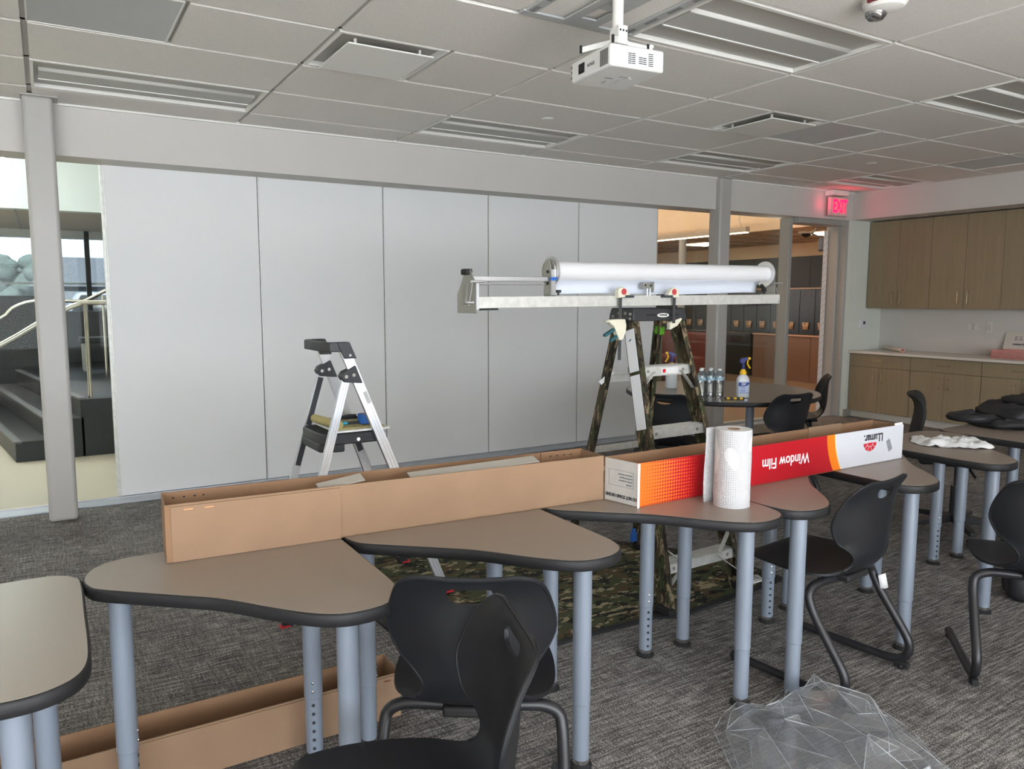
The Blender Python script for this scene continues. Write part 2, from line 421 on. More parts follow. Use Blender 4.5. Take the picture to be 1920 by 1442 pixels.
MB().tube([cb + Vector((0, 0, 2.21)), cb + Vector((-.28, -.05, 2.25)), (8.12, 6.0, 2.30)], .011, 6).build('closer_arm', M['plate'], d1)

# ================================================================== CEILING
ceil = struct(MB().box(XL, 9.1, WIN_Y, 6.0, CZ + .02, CZ + .06).build('ceiling', M['tbar']))
LIGHTS = [(-3, 2), (-1, 2), (1, 2), (3, 2), (5, 2), (1, -2), (3, -2), (5, -2), (-1, -2), (-3, -2), (-5, 2), (-5, -2)]      # (column, row): 4 ft x 2 ft bays
HALF = {(0, 0): 'L', (2, 0): 'R', (3, 0): 'L', (5, 0): 'L', (-1, 0): 'L'}          # 2 ft x 2 ft openings in a bay
def gx(i): return GX0 + GW * i - (.055 if i == -1 else 0)
def bay(i, r): return (gx(i), gx(i + 1), GY0 + GD * r, GY0 + GD * (r + 1))
GAP = .0135
tb = MB()
for i in range(-6, 6):
    for r in range(-13, 4):
        if (i, r) in LIGHTS or (i, r) == (0, -2): continue
        x0, x1, y0, y1 = bay(i, r)
        if x0 > 8.40: continue
        x1 = min(x1, XR + .0); y1 = min(y1, SP + .01)
        if (i, r) in HALF:
            xm = x0 + GD
            if HALF[(i, r)] == 'L': x0 = xm
            else: x1 = xm
        if x1 - x0 < .06: continue
        MB().box(x0 + GAP, x1 - GAP, y0 + GAP, y1 - GAP, CZ, CZ + .019).build('tile', M['tile'], ceil)
for i in range(-6, 7):
    x = gx(i)
    if x < 8.4: MB().box(x - .013, x + .013, WIN_Y, SP, CZ + .013, CZ + .022).build('grid_runner', M['tbar'], ceil)
for r in range(-13, 4):
    y = GY0 + GD * r; MB().box(XL, XR, y - .013, y + .013, CZ + .013, CZ + .0215).build('grid_runner', M['tbar'], ceil)
MB().box(XL, XR, SP - .022, SP, CZ - .012, CZ + .01).build('wall_angle', M['white'], ceil)

M['lamp_lens'] = mat('lamp_lens_off', (240, 240, 236), .5)
M['lamp_grey'] = mat('lamp_perforated_grey', (182, 182, 178), .55)
def troffer(i, r, label):
    x0, x1, y0, y1 = bay(i, r); x1 = min(x1, XR - .01)
    t = thing('ceiling_light', label, 'ceiling light', (x0, y0, CZ), 0, 'recessed ceiling troffers')
    W, D = x1 - x0, y1 - y0
    fr = MB().box(.012, W - .012, .012, .032, -.002, .06).box(.012, W - .012, D - .030, D - .012, -.002, .06)
    fr.box(.012, .028, .032, D - .030, -.002, .06).box(W - .028, W - .012, .032, D - .030, -.002, .06)
    fr.build('frame', M['white'], t)
    MB().box(.03, W - .03, .02, D - .02, .055, .065).build('back_pan', M['lamp_grey'], t)
    MB().add([(.05, .20, .05), (W - .05, .20, .05), (W - .05, .225, .004), (.05, .225, .004)], [(0, 1, 2, 3)]).build('lens', M['lamp_lens'], t, solid=.004)
    MB().box(.05, W - .05, .225, .395, .003, .008).build('basket', M['lamp_grey'], t)
    MB().box(.05, W - .05, .395, .405, -.001, .02).build('basket_lip', M['lamp_lens'], t)
    return t
LL = {(-1, 2): 'recessed ceiling light nearest the white column at the left', (1, 2): 'recessed ceiling light by the header, in front of the panels, below the round cap',
      (3, 2): 'recessed ceiling light just left of the second column', (5, 2): 'recessed ceiling light glowing red beside the exit sign',
      (1, -2): 'large recessed ceiling light right beside the projector', (3, -2): 'recessed ceiling light cut by the right edge of the photo'}
for k_ in LIGHTS:
    if k_ in LL: troffer(k_[0], k_[1], LL[k_])
    else: MB().box(*bay(*k_)[:4], CZ, CZ + .019).build('tile', M['tile'], ceil)

def diffuser(x0, y0, label, kind):
    t = thing('ceiling_diffuser', label, 'air vent', (x0, y0, CZ), 0)
    D = GD
    if kind == 'plaque':
        MB().box(.012, D - .012, .012, .03, 0, .02).box(.012, D - .012, D - .03, D - .012, 0, .02).box(.012, .03, .03, D - .03, 0, .02).box(D - .03, D - .012, .03, D - .03, 0, .02).build('frame', M['white'], t)
        s = []
        for q, z in ((.03, .004), (.10, .075)):
            s.append([(q, q, z), (D - q, q, z), (D - q, D - q, z), (q, D - q, z), (q, q, z)])
        MB().grid(s).build('cone', M['white'], t, smooth=False)
        MB().box(.10, D - .10, .10, D - .10, .074, .078).build('throat', M['lamp_grey'], t)
        MB().cyl((D / 2, D / 2, .06), (D / 2, D / 2, .073), .10, n=20).build('duct_opening', M['rubber'], t)
        for x in (.13, D - .13):
            for y in (.13, D - .13): MB().box(x - .006, x + .006, y - .006, y + .006, -.016, .075).build('hanger', M['white'], t)
        MB().box(.075, D - .075, .075, D - .075, -.024, -.016).build('plaque', M['white'], t, bevel=.002)
    else:
        MB().box(.012, D - .012, .012, D - .012, .003, .012).build('face', mat('perforated_return_face', (186, 189, 189) if kind == 'grille' else (204, 207, 207), .5), t)
        MB().box(.008, D - .008, .008, .016, 0, .014).box(.008, D - .008, D - .016, D - .008, 0, .014).box(.008, .016, .016, D - .016, 0, .014).box(D - .016, D - .008, .016, D - .016, 0, .014).build('frame', M['white'], t)
    return t
diffuser(GX0, GY0, 'square white plaque air diffuser above the left panels', 'plaque')
diffuser(GX0 + GW * 3 - GD, GY0, 'square plaque air diffuser joined to a flat grey panel', 'plaque')
diffuser(GX0 + GW * 3, GY0, 'flat grey return panel right of the second plaque diffuser', 'flat')
diffuser(GX0 + GW * 5, GY0, 'flat grey return panel near the right bulkhead', 'flat')
diffuser(gx(-1), GY0, 'flat grey return panel at the top left corner of the ceiling', 'grille')
for x, y, lb in ((3.107, 4.502, 'round white sprinkler cap in the ceiling above the third panel'), (6.724, 4.424, 'round white sprinkler cap in the ceiling nearer the exit sign')):
    t = thing('sprinkler_cap', lb, 'sprinkler', (x, y, CZ))
    MB().lathe([(0, -.006), (.036, -.006), (.042, -.002), (.042, 0)], n=24).build('cap', M['white'], t)
t = thing('fire_alarm_strobe', 'white round ceiling fire alarm strobe with a clear dome lens', 'alarm', (3.12, 2.03, CZ))
MB().lathe([(0, -.052), (.05, -.052), (.075, -.043), (.088, -.022), (.085, -.004), (.09, 0)], n=32).build('housing', M['white'], t)
MB().lathe([(0, -.030), (.030, -.028), (.042, -.014), (.044, 0)], (-.005, .035, -.048), n=20).build('lens', glass('clear_lens', (240, 240, 245), .02, .2, 1), t)
MB().box(-.03, .02, .03, .045, -.066, -.054).build('flash_tube', M['chrome'], t)
MB().box(-.094, -.080, -.03, .02, -.03, -.012).build('marking', mat('dark_red', (120, 50, 50), .6), t)

# ---- exit sign
t = thing('exit_sign', 'white exit sign with red glowing letters under the ceiling corner', 'exit sign', (7.86, 5.66, 2.46))
MB().box(.015, .30, -.03, .085, .178, .238).build('canopy', M['white'], t, bevel=.006)
MB().box(0, .31, -.015, .03, -.055, .155).build('face', mat('sign_face', (232, 190, 190), .5), t, bevel=.006)
text('lettering', 'EXIT', .205, mat('exit_red', (255, 20, 50), .5, emit=(255, 10, 55), estr=2.2), t, (.165, -.017, .05), (1, 0, 0), (0, 0, 1), bold=.006, sx=.62)
pl = bpy.data.lights.new('exit_glow', 'AREA'); pl.energy = .22; pl.color = (1, .05, .15); pl.shape = 'RECTANGLE'; pl.size = .3; pl.size_y = .2
po = bpy.data.objects.new('exit_glow', pl); col.objects.link(po); po.location = (8.02, 5.63, 2.5); po.rotation_euler = (PI / 2, 0, PI)
pl2 = bpy.data.lights.new('exit_glow', 'POINT'); pl2.energy = .15; pl2.color = (1, .05, .15); pl2.shadow_soft_size = .05
po2 = bpy.data.objects.new('exit_glow', pl2); col.objects.link(po2); po2.location = (7.80, 5.67, 2.54)

# ---- columns
for nm, x0, x1, y0, y1, lb in (('column', -.062, .106, 5.578, 5.745, 'white square steel column at the left in front of the glass'),
                              ('column', 6.112, 6.275, 5.682, 5.845, 'white square steel column right of the panels, before the lit corridor')):
    t = thing(nm, lb, 'column', ((x0 + x1) / 2, (y0 + y1) / 2, 0))
    hw, hd = (x1 - x0) / 2, (y1 - y0) / 2
    MB().box(-hw, hw, -hd, hd, 0, CZ).build('shaft', mat('column_paint', (176, 174, 170), .4, var=.01), t, bevel=.022, seg=4)
    MB().box(-hw - .006, hw + .03, -hd - .012, hd, CZ - .006, CZ + .004).build('collar', M['tbar'], t)

# ================================================================== CABINETS
def handle(mb, x, y, z, L, vert):
    if vert:
        mb.cyl((x - .028, y, z - L / 2), (x - .028, y, z + L / 2), .005, n=8)
        for s in (-1, 1): mb.cyl((x, y, z + s * L * .42), (x - .028, y, z + s * L * .42), .005, n=8)
    else:
        mb.cyl((x - .028, y - L / 2, z), (x - .028, y + L / 2, z), .005, n=8)
        for s in (-1, 1): mb.cyl((x, y + s * L * .42, z), (x - .028, y + s * L * .42, z), .005, n=8)
ordn = ['nearest the corner', 'second from the corner', 'third from the corner']
nick = mat('satin_nickel', (190, 176, 150), .3, metal=1)
def wall_cab(k, label):
    y1 = 5.735 - .7625 * k; y0 = y1 - .7625
    t = thing('wall_cabinet', label, 'cabinet', (8.765, y0, 1.332), 0, 'oak wall cabinets')
    MB().box(.022, .32, 0, .7625, 0, 1.043).build('body', M['wood'], t)
    for j in (0, 1):
        a_, b_ = (.002, .3795) if j == 0 else (.383, .7605)
        d = MB().box(0, .02, a_, b_, .002, 1.041).build('door', M['wood'], t, bevel=.0015)
        hb = MB(); handle(hb, 0, (.3795 - .05) if j == 0 else (.383 + .05), .125, .135, True)
        hb.build('handle', nick, d)
for k in range(3): wall_cab(k, 'light oak two door wall cabinet ' + ordn[k])
def base_cab(k, label):
    y1 = 5.745 - .765 * k; y0 = y1 - .765
    t = thing('base_cabinet', label, 'cabinet', (8.5, y0, 0), 0, 'oak base cabinets')
    MB().box(.022, .58, 0, .765, .087, .785).build('body', M['wood'], t)
    MB().box(.06, .075, 0, .765, 0, .087).build('toe_kick', mat('toe_kick_white', (196, 192, 182), .6), t)
    dr = MB().box(0, .02, .003, .762, .631, .779).build('drawer', M['wood'], t, bevel=.0015)
    hb = MB(); handle(hb, 0, .385, .71, .14, False); hb.build('handle', nick, dr)
    for j in (0, 1):
        a_, b_ = (.003, .381) if j == 0 else (.384, .762)
        d = MB().box(0, .02, a_, b_, .089, .626).build('door', M['wood'], t, bevel=.0015)
        hb = MB(); handle(hb, 0, (.381 - .05) if j == 0 else (.384 + .05), .51, .125, True)
        hb.build('handle', nick, d)
for k in range(3): base_cab(k, 'light oak base cabinet with one drawer over two doors, ' + ordn[k])
t = tag(MB().box(8.465, 9.088, 2.9, 5.748, .787, .817).build('worktop', M['counter'], bevel=.003), 'long white worktop running over the oak base cabinets', 'worktop')
# things on the worktop and walls
t = thing('thermostat', 'small white thermostat with a dark screen on the short wall', 'thermostat', (8.72, SP, 1.14))
MB().box(-.06, .055, -.024, 0, -.055, .055).build('body', mat('thermostat_white', (225, 225, 232), .4), t, bevel=.004)
MB().box(-.012, .026, -.026, -.023, -.005, .03).build('screen', mat('lcd_dark', (50, 55, 75), .2), t)
for y, lb in ((4.63, 'white wall outlet under the cabinets, nearer the corner'), (4.46, 'white wall outlet under the cabinets, nearer the photo edge')):
    t = thing('wall_outlet', lb, 'outlet', (9.09, y, 1.13))
    MB().box(-.006, 0, -.036, .036, -.058, .058).build('plate', mat('outlet_grey', (215, 212, 204), .4), t, bevel=.002)
    MB().box(-.009, -.005, -.017, .017, -.034, .034).build('socket', mat('outlet_inner', (196, 193, 186), .4), t, bevel=.002)
t = thing('paper_tube', 'white cardboard paper tube lying on the worktop in the corner', 'tube', (8.86, 5.42, .817 + .027))
tv = Vector((-.20, -.24, 0))
MB().cyl(-tv, tv, .026, n=20).build('tube_wall', mat('tube_white', (226, 216, 206), .7), t)
MB().cyl(tv, tv * 1.012, .026, .026, 20).build('end_cap', mat('tube_cap_pink', (206, 150, 140), .6), t)
MB().cyl(tv * 1.012, tv * 1.02, .011, n=12).build('cap_plug', mat('tube_dark', (90, 80, 74), .6), t)
# pink basket: slats with square holes
t = thing('pink_basket', 'low pink perforated plastic basket on the worktop', 'basket', (8.80, 4.02, .817))
pk = mat('pink_plastic', (222, 158, 150), .5)
bk = MB()
bk.box(-.13, .13, -.20, .20, 0, .006)
for s in (-1, 1):
    for z in (.0, .018, .036, .054, .074):
        bk.box(s * .13 - .003, s * .13 + .003, -.20, .20, z, z + .010); bk.box(-.13, .13, s * .20 - .003, s * .20 + .003, z, z + .010)
    for k in range(27): bk.box(s * .13 - .003, s * .13 + .003, -.20 + k * .0154 - .003, -.20 + k * .0154 + .003, 0, .08)
    for k in range(17): bk.box(-.13 + k * .01625 - .003, -.13 + k * .01625 + .003, s * .20 - .003, s * .20 + .003, 0, .08)
bk.build('weave', pk, t)
rim = MB(); rim.tube([(x, y, .084) for x, y in ((-.132, -.202), (.132, -.202), (.132, .202), (-.132, .202))], .006, 6, closed=True); rim.build('rim', pk, t)
t = thing('desk_sign', 'white dry erase board lettered ESY leaning behind the pink basket', 'sign', (8.985, 4.05, .817), 0)
MB().obox((0, 0, .0), (.09, 0, .27), (0, 1, 0), .44, .008).build('board', mat('sign_board', (206, 200, 190), .5), t)
ydir = Vector((.09, 0, .27)); fn = Vector((-.27, 0, .09)).normalized() * .006
text('lettering', 'E.S.Y', .062, M['inkgrey'], t, Vector((.066, .06, .198)) + fn, (0, -1, 0), ydir)
text('lettering', 'materials in', .038, M['inkgrey'], t, Vector((.046, .04, .138)) + fn, (0, -1, 0), ydir, bold=.001)
# ================================================================== LOBBY BEHIND THE LEFT GLASS
struct(MB().box(-7.6, 3.6, 10.9, 11.1, 2.545, 3.9).build('trim_4', mat('pale_bulkhead', (222, 228, 226), .7)))
struct(MB().box(-7.6, 3.6, 11.1, 14.3, 2.545, 2.7).build('trim_5', mat('beige_soffit', (196, 188, 176), .8)))
sof = MB()
for k in range(8): sof.box(-7.6 + k * 1.22, -7.6 + k * 1.22 + .02, 11.1, 14.2, 2.538, 2.55)
stuff(sof.build('soffit_joints', M['plate'], bpy.data.objects['trim_5']))
# high lobby ceiling with a skylight slot
struct(MB().box(-7.6, -1.75, 5.9, 10.9, 3.6, 3.7).box(-.5, 3.6, 5.9, 10.9, 3.6, 3.7).box(-1.75, -.5, 5.9, 9.7, 3.6, 3.7).box(-1.75, -.5, 10.6, 10.9, 3.6, 3.7).build('ceiling', M['paint']))
struct(MB().box(3.6, 3.75, 6.1, 14.3, 0, 3.7).build('wall_lobby_right', M['paint']))
struct(MB().box(-7.75, -7.6, 5.9, 14.3, 0, 3.9).build('wall_lobby_left', M['paint']))
portal('skylight_portal', (-1.12, 10.15, 3.72), (0, 0, 0), 1.25, .9)
# far glazing
gl = struct(MB().box(-7.6, 3.6, 14.05, 14.06, 0, 2.55).build('window_6', M['glass_dimmed']))
ml = MB()
for x in (-6.2, -4.4, -2.6, -.93, .62, 2.4): ml.box(x - .035, x + .035, 13.95, 14.12, 0, 2.55)
ml.build('mullion', M['black'], gl)
MB().box(-7.6, 3.6, 13.96, 14.12, 2.42, 2.55).build('frame', M['frame'], gl)
MB().box(-7.6, 3.6, 13.99, 14.1, 1.69, 1.72).build('transom', M['frame'], gl)
# dark platform with three steps
st = struct(MB().box(.22, 3.5, 7.87, 12.6, 0, .53).build('trim_6', M['stone']))
for k, x in enumerate((-.31, -.05)):
    pc = MB().box(x, x + .28 if k == 0 else .24, 7.87, 12.6, 0, .18 * (k + 1)).build('step', M['stone'], st)
for k, x in enumerate((-.31, -.05, .22)):
    MB().box(x - .012, x + .05, 7.862, 12.6, .18 * (k + 1) - .012, .18 * (k + 1) + .004).build('nosing', mat('nosing_grey', (98, 98, 100), .5), st)
for o_ in [st] + list(st.children):
    for v in o_.data.vertices: v.co.x -= .162 * (v.co.y - 7.87)
def rail(y, pts, posts, label):
    t = thing('handrail', label, 'handrail', (pts[0][0], y, 0), 0)
    X0 = pts[0][0]
    MB().tube(catmull([(x - X0, 0, z) for x, z in pts], 3), .024, 12).build('rail', M['steel'], t)
    for x, z0, z1 in posts: MB().cyl((x - X0, 0, z0), (x - X0, 0, z1), .018, n=10).build('post', M['steel'], t)
rail(7.95, [(-1.2, .60), (-.37, 1.05), (-.08, 1.23), (.15, 1.36), (.27, 1.41), (.36, 1.42), (1.6, 1.42)], [(.31, .53, 1.41), (.52, .53, 1.41), (-.9, 0, .74)], 'stainless handrail rising along the near side of the dark steps')
rail(10.4, [(-1.4, .82), (-.52, 1.20), (-.34, 1.35), (-.12, 1.43), (.3, 1.43), (.42, 1.44), (.72, 1.60), (1.4, 1.9)], [(.6, .53, 1.5), (-1.0, 0, 1.0)], 'stainless handrail on the far side of the dark steps')
# low black wall and a bench behind the platform
t = tag(MB().box(-3.0, -.02, 11.6, 11.9, 0, 1.50).build('low_wall', M['black'], bevel=.01), 'low black wall behind the steps at the far left', 'low wall')
t = tag(MB().box(.06, 2.2, 12.7, 13.0, 0, 1.28).build('low_wall', mat('charcoal_panel', (46, 46, 50), .4), bevel=.01), 'low charcoal wall seen under the handrail right of the left column', 'low wall')
t = thing('lobby_bench', 'dark lobby bench standing on the platform behind the handrail', 'bench', (.72, 11.2, .53))
MB().box(-.38, .5, -.25, .25, .36, .43).build('seat', M['black'], t, bevel=.01)
for x in (-.33, .45): MB().box(x - .02, x + .02, -.22, .22, 0, .36).build('leg', M['plate'], t)

# outdoors
struct(MB().box(-60, 60, 14.3, 90, -.3, -.12).build('ground', mat('asphalt', (66, 68, 72), .9, var=.1, vscale=.5)))
leafm = mat('distant_foliage', (50, 59, 56), .95, var=.35, vscale=2.2)
def tree_clump(x, y, w_, h_, label, seed):
    rr = random.Random(seed); t = thing('tree', label, 'tree', (x, y, -.12))
    mb = MB()
    for k in range(70):
        cx_, cy_, cz_ = rr.uniform(-w_ / 2, w_ / 2), rr.uniform(-1, 1), rr.uniform(.25, .82) * h_
        r0 = rr.uniform(.06, .14) * h_; bm = bmesh.new(); bmesh.ops.create_icosphere(bm, subdivisions=2, radius=r0)
        vs = [tuple(v.co * (1 + .25 * mnoise.noise(v.co * (4 / h_ * 2) + Vector((k, seed, 0)))) + Vector((cx_, cy_, cz_))) for v in bm.verts]
        mb.add(vs, [tuple(v.index for v in f.verts) for f in bm.faces]); bm.free()
    mb.build('foliage', leafm, t)
    for k in range(3): MB().cyl(((k - 1) * w_ / 3.5, 0, 0), ((k - 1) * w_ / 3.5, 0, h_ * .5), .12, .08, 8).build('trunk', mat('bark', (80, 74, 66), .9), t)
tree_clump(-6.0, 46, 5, 4.0, 'grey green trees on the horizon at the far left edge', 1)
tree_clump(-2.4, 52, 4, 4.6, 'grey green trees on the horizon left of the left column', 2)
tree_clump(5.2, 52, 2.4, 4.0, 'grey green tree right of the distant house', 3)
t = thing('distant_house', 'distant grey house with a hipped roof beyond the lobby windows', 'house', (1.8, 44, -.12))
MB().box(-2.2, 2.2, -2, 2, 0, 2.2).build('wall', mat('house_wall', (66, 70, 76), .9), t)
MB().add([(-2.5, -2.3, 2.2), (2.5, -2.3, 2.2), (2.5, 2.3, 2.2), (-2.5, 2.3, 2.2), (-1.4, 0, 3.7), (1.5, 0, 3.7)], [(0, 1, 5, 4), (1, 2, 5), (2, 3, 4, 5), (3, 0, 4), (0, 3, 2, 1)]).build('roof', mat('house_roof', (52, 56, 62), .9), t, smooth=False)
t = thing('parked_truck', 'silver pickup truck parked outside beyond the handrail', 'truck', (1.6, 22, -.12), 0)
MB().add([(x, y, z) for y in (-.9, .9) for x, z in ((-2.2, .45), (2.2, .45), (2.2, 1.05), (.9, 1.12), (.4, 1.75), (-.9, 1.75), (-1.3, 1.12), (-2.2, 1.05))],
         [tuple(range(8)), tuple(range(15, 7, -1))] + [(i, (i + 1) % 8, 8 + (i + 1) % 8, 8 + i) for i in range(8)]).build('body', mat('truck_paint', (120, 128, 146), .3, metal=.4), t, bevel=.05)
MB().add([(.75, -.91, 1.15), (.35, -.91, 1.68), (-.85, -.91, 1.68), (-1.15, -.91, 1.15)], [(0, 1, 2, 3)]).build('side_window', M['black'], t, solid=.01)
for x in (-1.4, 1.4): MB().cyl((x, -.95, .36), (x, .95, .36), .36, n=20).build('wheel', M['rubber'], t)
t = thing('road_sign', 'small yellow green road sign outside at the far left', 'sign', (-1.55, 30, -.12))
MB().cyl((0, 0, 0), (0, 0, 2.0), .03, n=8).build('post', M['plate'], t)
MB().prism([(-.24, 1.75), (.24, 1.75), (.24, 2.15), (0, 2.4), (-.24, 2.15)], 0, .02).build('plate', mat('sign_lime', (206, 226, 20), .5), t)
bpy.data.objects['plate'].rotation_euler = (PI / 2, 0, 0)

# ================================================================== CORRIDOR BEHIND THE RIGHT GLASS
LX = 11.5
warm = mat('corridor_plaster', (226, 200, 168), .8)
struct(MB().box(LX + .05, LX + .2, 5.9, 16, 0, 3.4).build('wall_corridor', warm))
struct(MB().box(3.6, LX + .2, 15.9, 16.1, 0, 3.4).build('wall_corridor_end', warm))
struct(MB().box(8.5, LX + .1, 5.86, 6.0, 0, 3.4).build('wall_corridor_near', warm))
cc = struct(MB().box(9.0, LX + .2, 5.9, 16, 2.43, 3.3).build('ceiling', mat('corridor_ceiling_tile', (214, 192, 168), .8, var=.04, vscale=2)))
gr = MB()
for k in range(5): gr.box(9.0 + k * .61, 9.0 + k * .61 + .02, 5.9, 16, 2.424, 2.43)
for k in range(16): gr.box(9.0, LX, 6.2 + k * .61, 6.22 + k * .61, 2.424, 2.43)
stuff(gr.build('ceiling_grid', mat('corridor_grid', (150, 130, 112), .7), cc))
struct(MB().box(3.7, 9.0, 5.9, 16, 3.2, 3.4).build('ceiling', warm))
# lockers: doors with locks
dk = mat('dark_locker', (16, 14, 14), .35); dkp = mat('dark_upper_panel', (24, 20, 19), .5)
t0 = thing('wall_panel', 'dark brown panel band above the lockers in the corridor', 'wall panel', (LX, 6.2, 1.63))
for k in range(6): MB().box(0, .05, k * 1.2 + .003, k * 1.2 + 1.197, .02, .56).build('panel', dkp, t0)
MB().box(-.015, .05, 0, 7.2, -.012, .008).build('ledge', mat('pale_ledge', (190, 160, 140), .5), t0)
def locker(y, label):
    t = thing('locker', label, 'locker', (LX - .02, y, .82), 0, 'corridor lockers')
    MB().box(0, .07, .003, .307, 0, .79).build('door', dk, t, bevel=.003)
    lk = MB().add([(-.012, .12, .09), (-.012, .22, .09), (-.012, .235, .215), (-.012, .105, .215)], [(0, 1, 2, 3)]).build('lock', mat('lock_beige', (196, 160, 128), .5), t, solid=.02)
    MB().cyl((-.024, .18, .19), (-.02, .18, .19), .012, n=10).build('keyhole', M['rubber'], lk)
    v = MB()
    for q in (.08, .2):
        for z in range(5): v.box(-.003, .001, q, q + .05, .66 + z * .02, .668 + z * .02)
    stuff(v.build('vent_slots', mat('vent_brown', (86, 66, 54), .6), t))
    return t
l0 = locker(6.6, 'dark corridor locker with a beige lock, farthest right in the doorway')
yy = 6.6
for k in range(1, 19):
    yy += .31
    dup(l0, (LX - .02, yy, .82), 0, 'dark corridor locker with a beige lock, number %s from the right end' % ['one', 'two', 'three', 'four', 'five', 'six', 'seven', 'eight', 'nine', 'ten', 'eleven', 'twelve', 'thirteen', 'fourteen', 'fifteen', 'sixteen', 'seventeen', 'eighteen', 'nineteen'][k - 1])
tan = mat('tan_cabinet', (128, 99, 82), .55)
t = thing('tan_cabinet', 'tan low cabinets below the lockers in the doorway', 'cabinet', (LX - .1, 6.6, 0))
for k in range(5): MB().box(0, .07, k * .62 + .004, k * .62 + .616, .0, .79).build('door', tan, t)
MB().box(-.02, .07, 0, 3.1, .79, .815).build('top', mat('tan_top', (206, 164, 136), .5), t)
t = thing('dark_cabinet', 'low black cabinets below the lockers behind the maroon sofa', 'cabinet', (LX - .1, 9.75, 0))
for k in range(5): MB().box(0, .07, k * .8 + .004, k * .8 + .796, .0, .80).build('door', dk, t)
t = thing('sofa', 'maroon corridor sofa behind the round table', 'sofa', (9.3, 9.4, 0))
MB().box(0, .8, 0, 1.6, .0, .44).build('seat', mat('maroon_vinyl', (112, 50, 44), .5), t, bevel=.03)
MB().box(.62, .85, 0, 1.6, .40, .85).build('backrest', mat('maroon_vinyl', (112, 50, 44), .5), t, bevel=.03)
t = thing('partition_block', 'tan and brown slatted corridor divider left of the sofa', 'divider', (8.8, 11.2, 0))
MB().box(0, .5, 0, 1.4, .0, .86).build('body', m_wood('divider_wood', (140, 112, 82), (96, 74, 52), .6, (2, 2, 30)), t)
MB().box(-.02, .52, -.02, 1.42, .86, .90).build('top', tan, t)
t = tag(MB().cyl((9.0, 9.15, 0), (9.0, 9.15, 2.43), .06, n=16).build('corridor_post', mat('post_grey', (160, 162, 166), .5)), 'round grey post in the corridor behind the spray bottle', 'post')
t = thing('glass_cabinet', 'grey green display cabinet seen through the ladder', 'cabinet', (8.3, 9.3, 0))
MB().box(0, .45, 0, 1.7, 0, 1.05).build('body', mat('display_green', (92, 102, 90), .4), t)
MB().box(-.03, .48, -.03, 1.73, 1.05, 1.09).build('top', mat('display_top', (190, 182, 160), .5), t)
MB().box(-.008, .0, .05, .8, .1, .98).build('door', mat('display_door', (104, 114, 104), .3), t)
MB().box(-.008, .0, .86, 1.62, .1, .98).build('door', mat('display_door', (104, 114, 104), .3), t)
# lamps out there
t = thing('pendant_light', 'long linear pendant lamp glowing in the corridor', 'pendant lamp', (8.45, 7.35, 2.36))
MB().box(-.04, .04, 0, 4.5, .012, .085).build('housing', mat('pendant_grey', (150, 134, 118), .5), t)
MB().box(-.032, .032, .01, 4.49, 0, .012).build('diffuser', mat('pendant_glow', (255, 240, 220), .5, emit=(255, 226, 190), estr=5), t)
MB().tube([(0, .1, .08), (.0, .16, .2), (0, .12, .36), (0, .12, .84)], .005, 6).build('cable', M['plate'], t)
t = thing('corridor_light', 'bright square ceiling lamp in the corridor above the lockers', 'ceiling light', (10.3, 9.9, 2.426))
MB().box(-.28, .28, -.28, .28, -.012, 0).build('lens', mat('corridor_lamp_glow', (255, 244, 230), .5, emit=(255, 236, 208), estr=5), t)
t = thing('corridor_light', 'bright corridor ceiling lamp beside the open door leaf', 'ceiling light', (10.2, 7.25, 2.426))
MB().box(-.3, .3, -.3, .3, -.012, 0).build('lens', bpy.data.materials['corridor_lamp_glow'], t)
t = thing('ceiling_camera', 'dark dome camera on the corridor ceiling in the doorway', 'camera', (9.7, 7.35, 2.43))
MB().lathe([(0, -.03), (.10, -.03), (.12, 0)], n=20).build('base', M['white'], t)
MB().lathe([(0, -.085), (.05, -.07), (.075, -.03)], n=20).build('dome', M['rubber'], t)
# ================================================================== WAVE TABLES
TOPZ = .711
OUT = [(.71, .60), (.71, .35), (.71, .2), (.704, .10), (.68, .04), (.63, .006), (.57, -.002), (.515, .008), (.465, .04), (.42, .085), (.37, .145), (.32, .21), (.27, .265), (.2, .325),
       (.11, .40), (.03, .47), (.008, .51), (0, .56), (.012, .62), (.045, .67), (.105, .70), (.2, .705), (.4, .705), (.6, .705), (.665, .69), (.698, .652)]
def inset(p, d):
    n = len(p); o = []
    for i in range(n):
        a, b = Vector(p[i - 1]), Vector(p[(i + 1) % n]); t = (b - a).normalized(); o.append((p[i][0] - t.y * d, p[i][1] + t.x * d))
    return o
def rounded_top(pts, ztop, th, name_top, name_edge, parent, mtop):
    """laminate slab with a thick soft edge band around it; pts counter-clockwise"""
    A = sum(pts[i][0] * pts[(i + 1) % len(pts)][1] - pts[(i + 1) % len(pts)][0] * pts[i][1] for i in range(len(pts)))
    if A < 0: pts = pts[::-1]
    MB().prism(inset(pts, .006), ztop - th * .6, ztop).build(name_top, mtop, parent)
    k = len(pts); prof = [(.007, ztop - .0005), (.003, ztop - .0015), (.0, ztop - .006), (0, ztop - th + .004), (.004, ztop - th), (.05, ztop - th)]
    rings = [[(x, y, z) for x, y in inset(pts, d)] for d, z in prof]
    mb = MB(); mb.grid([r + [r[0]] for r in rings])
    mb.build(name_edge, M['edge'], parent, ang=50)
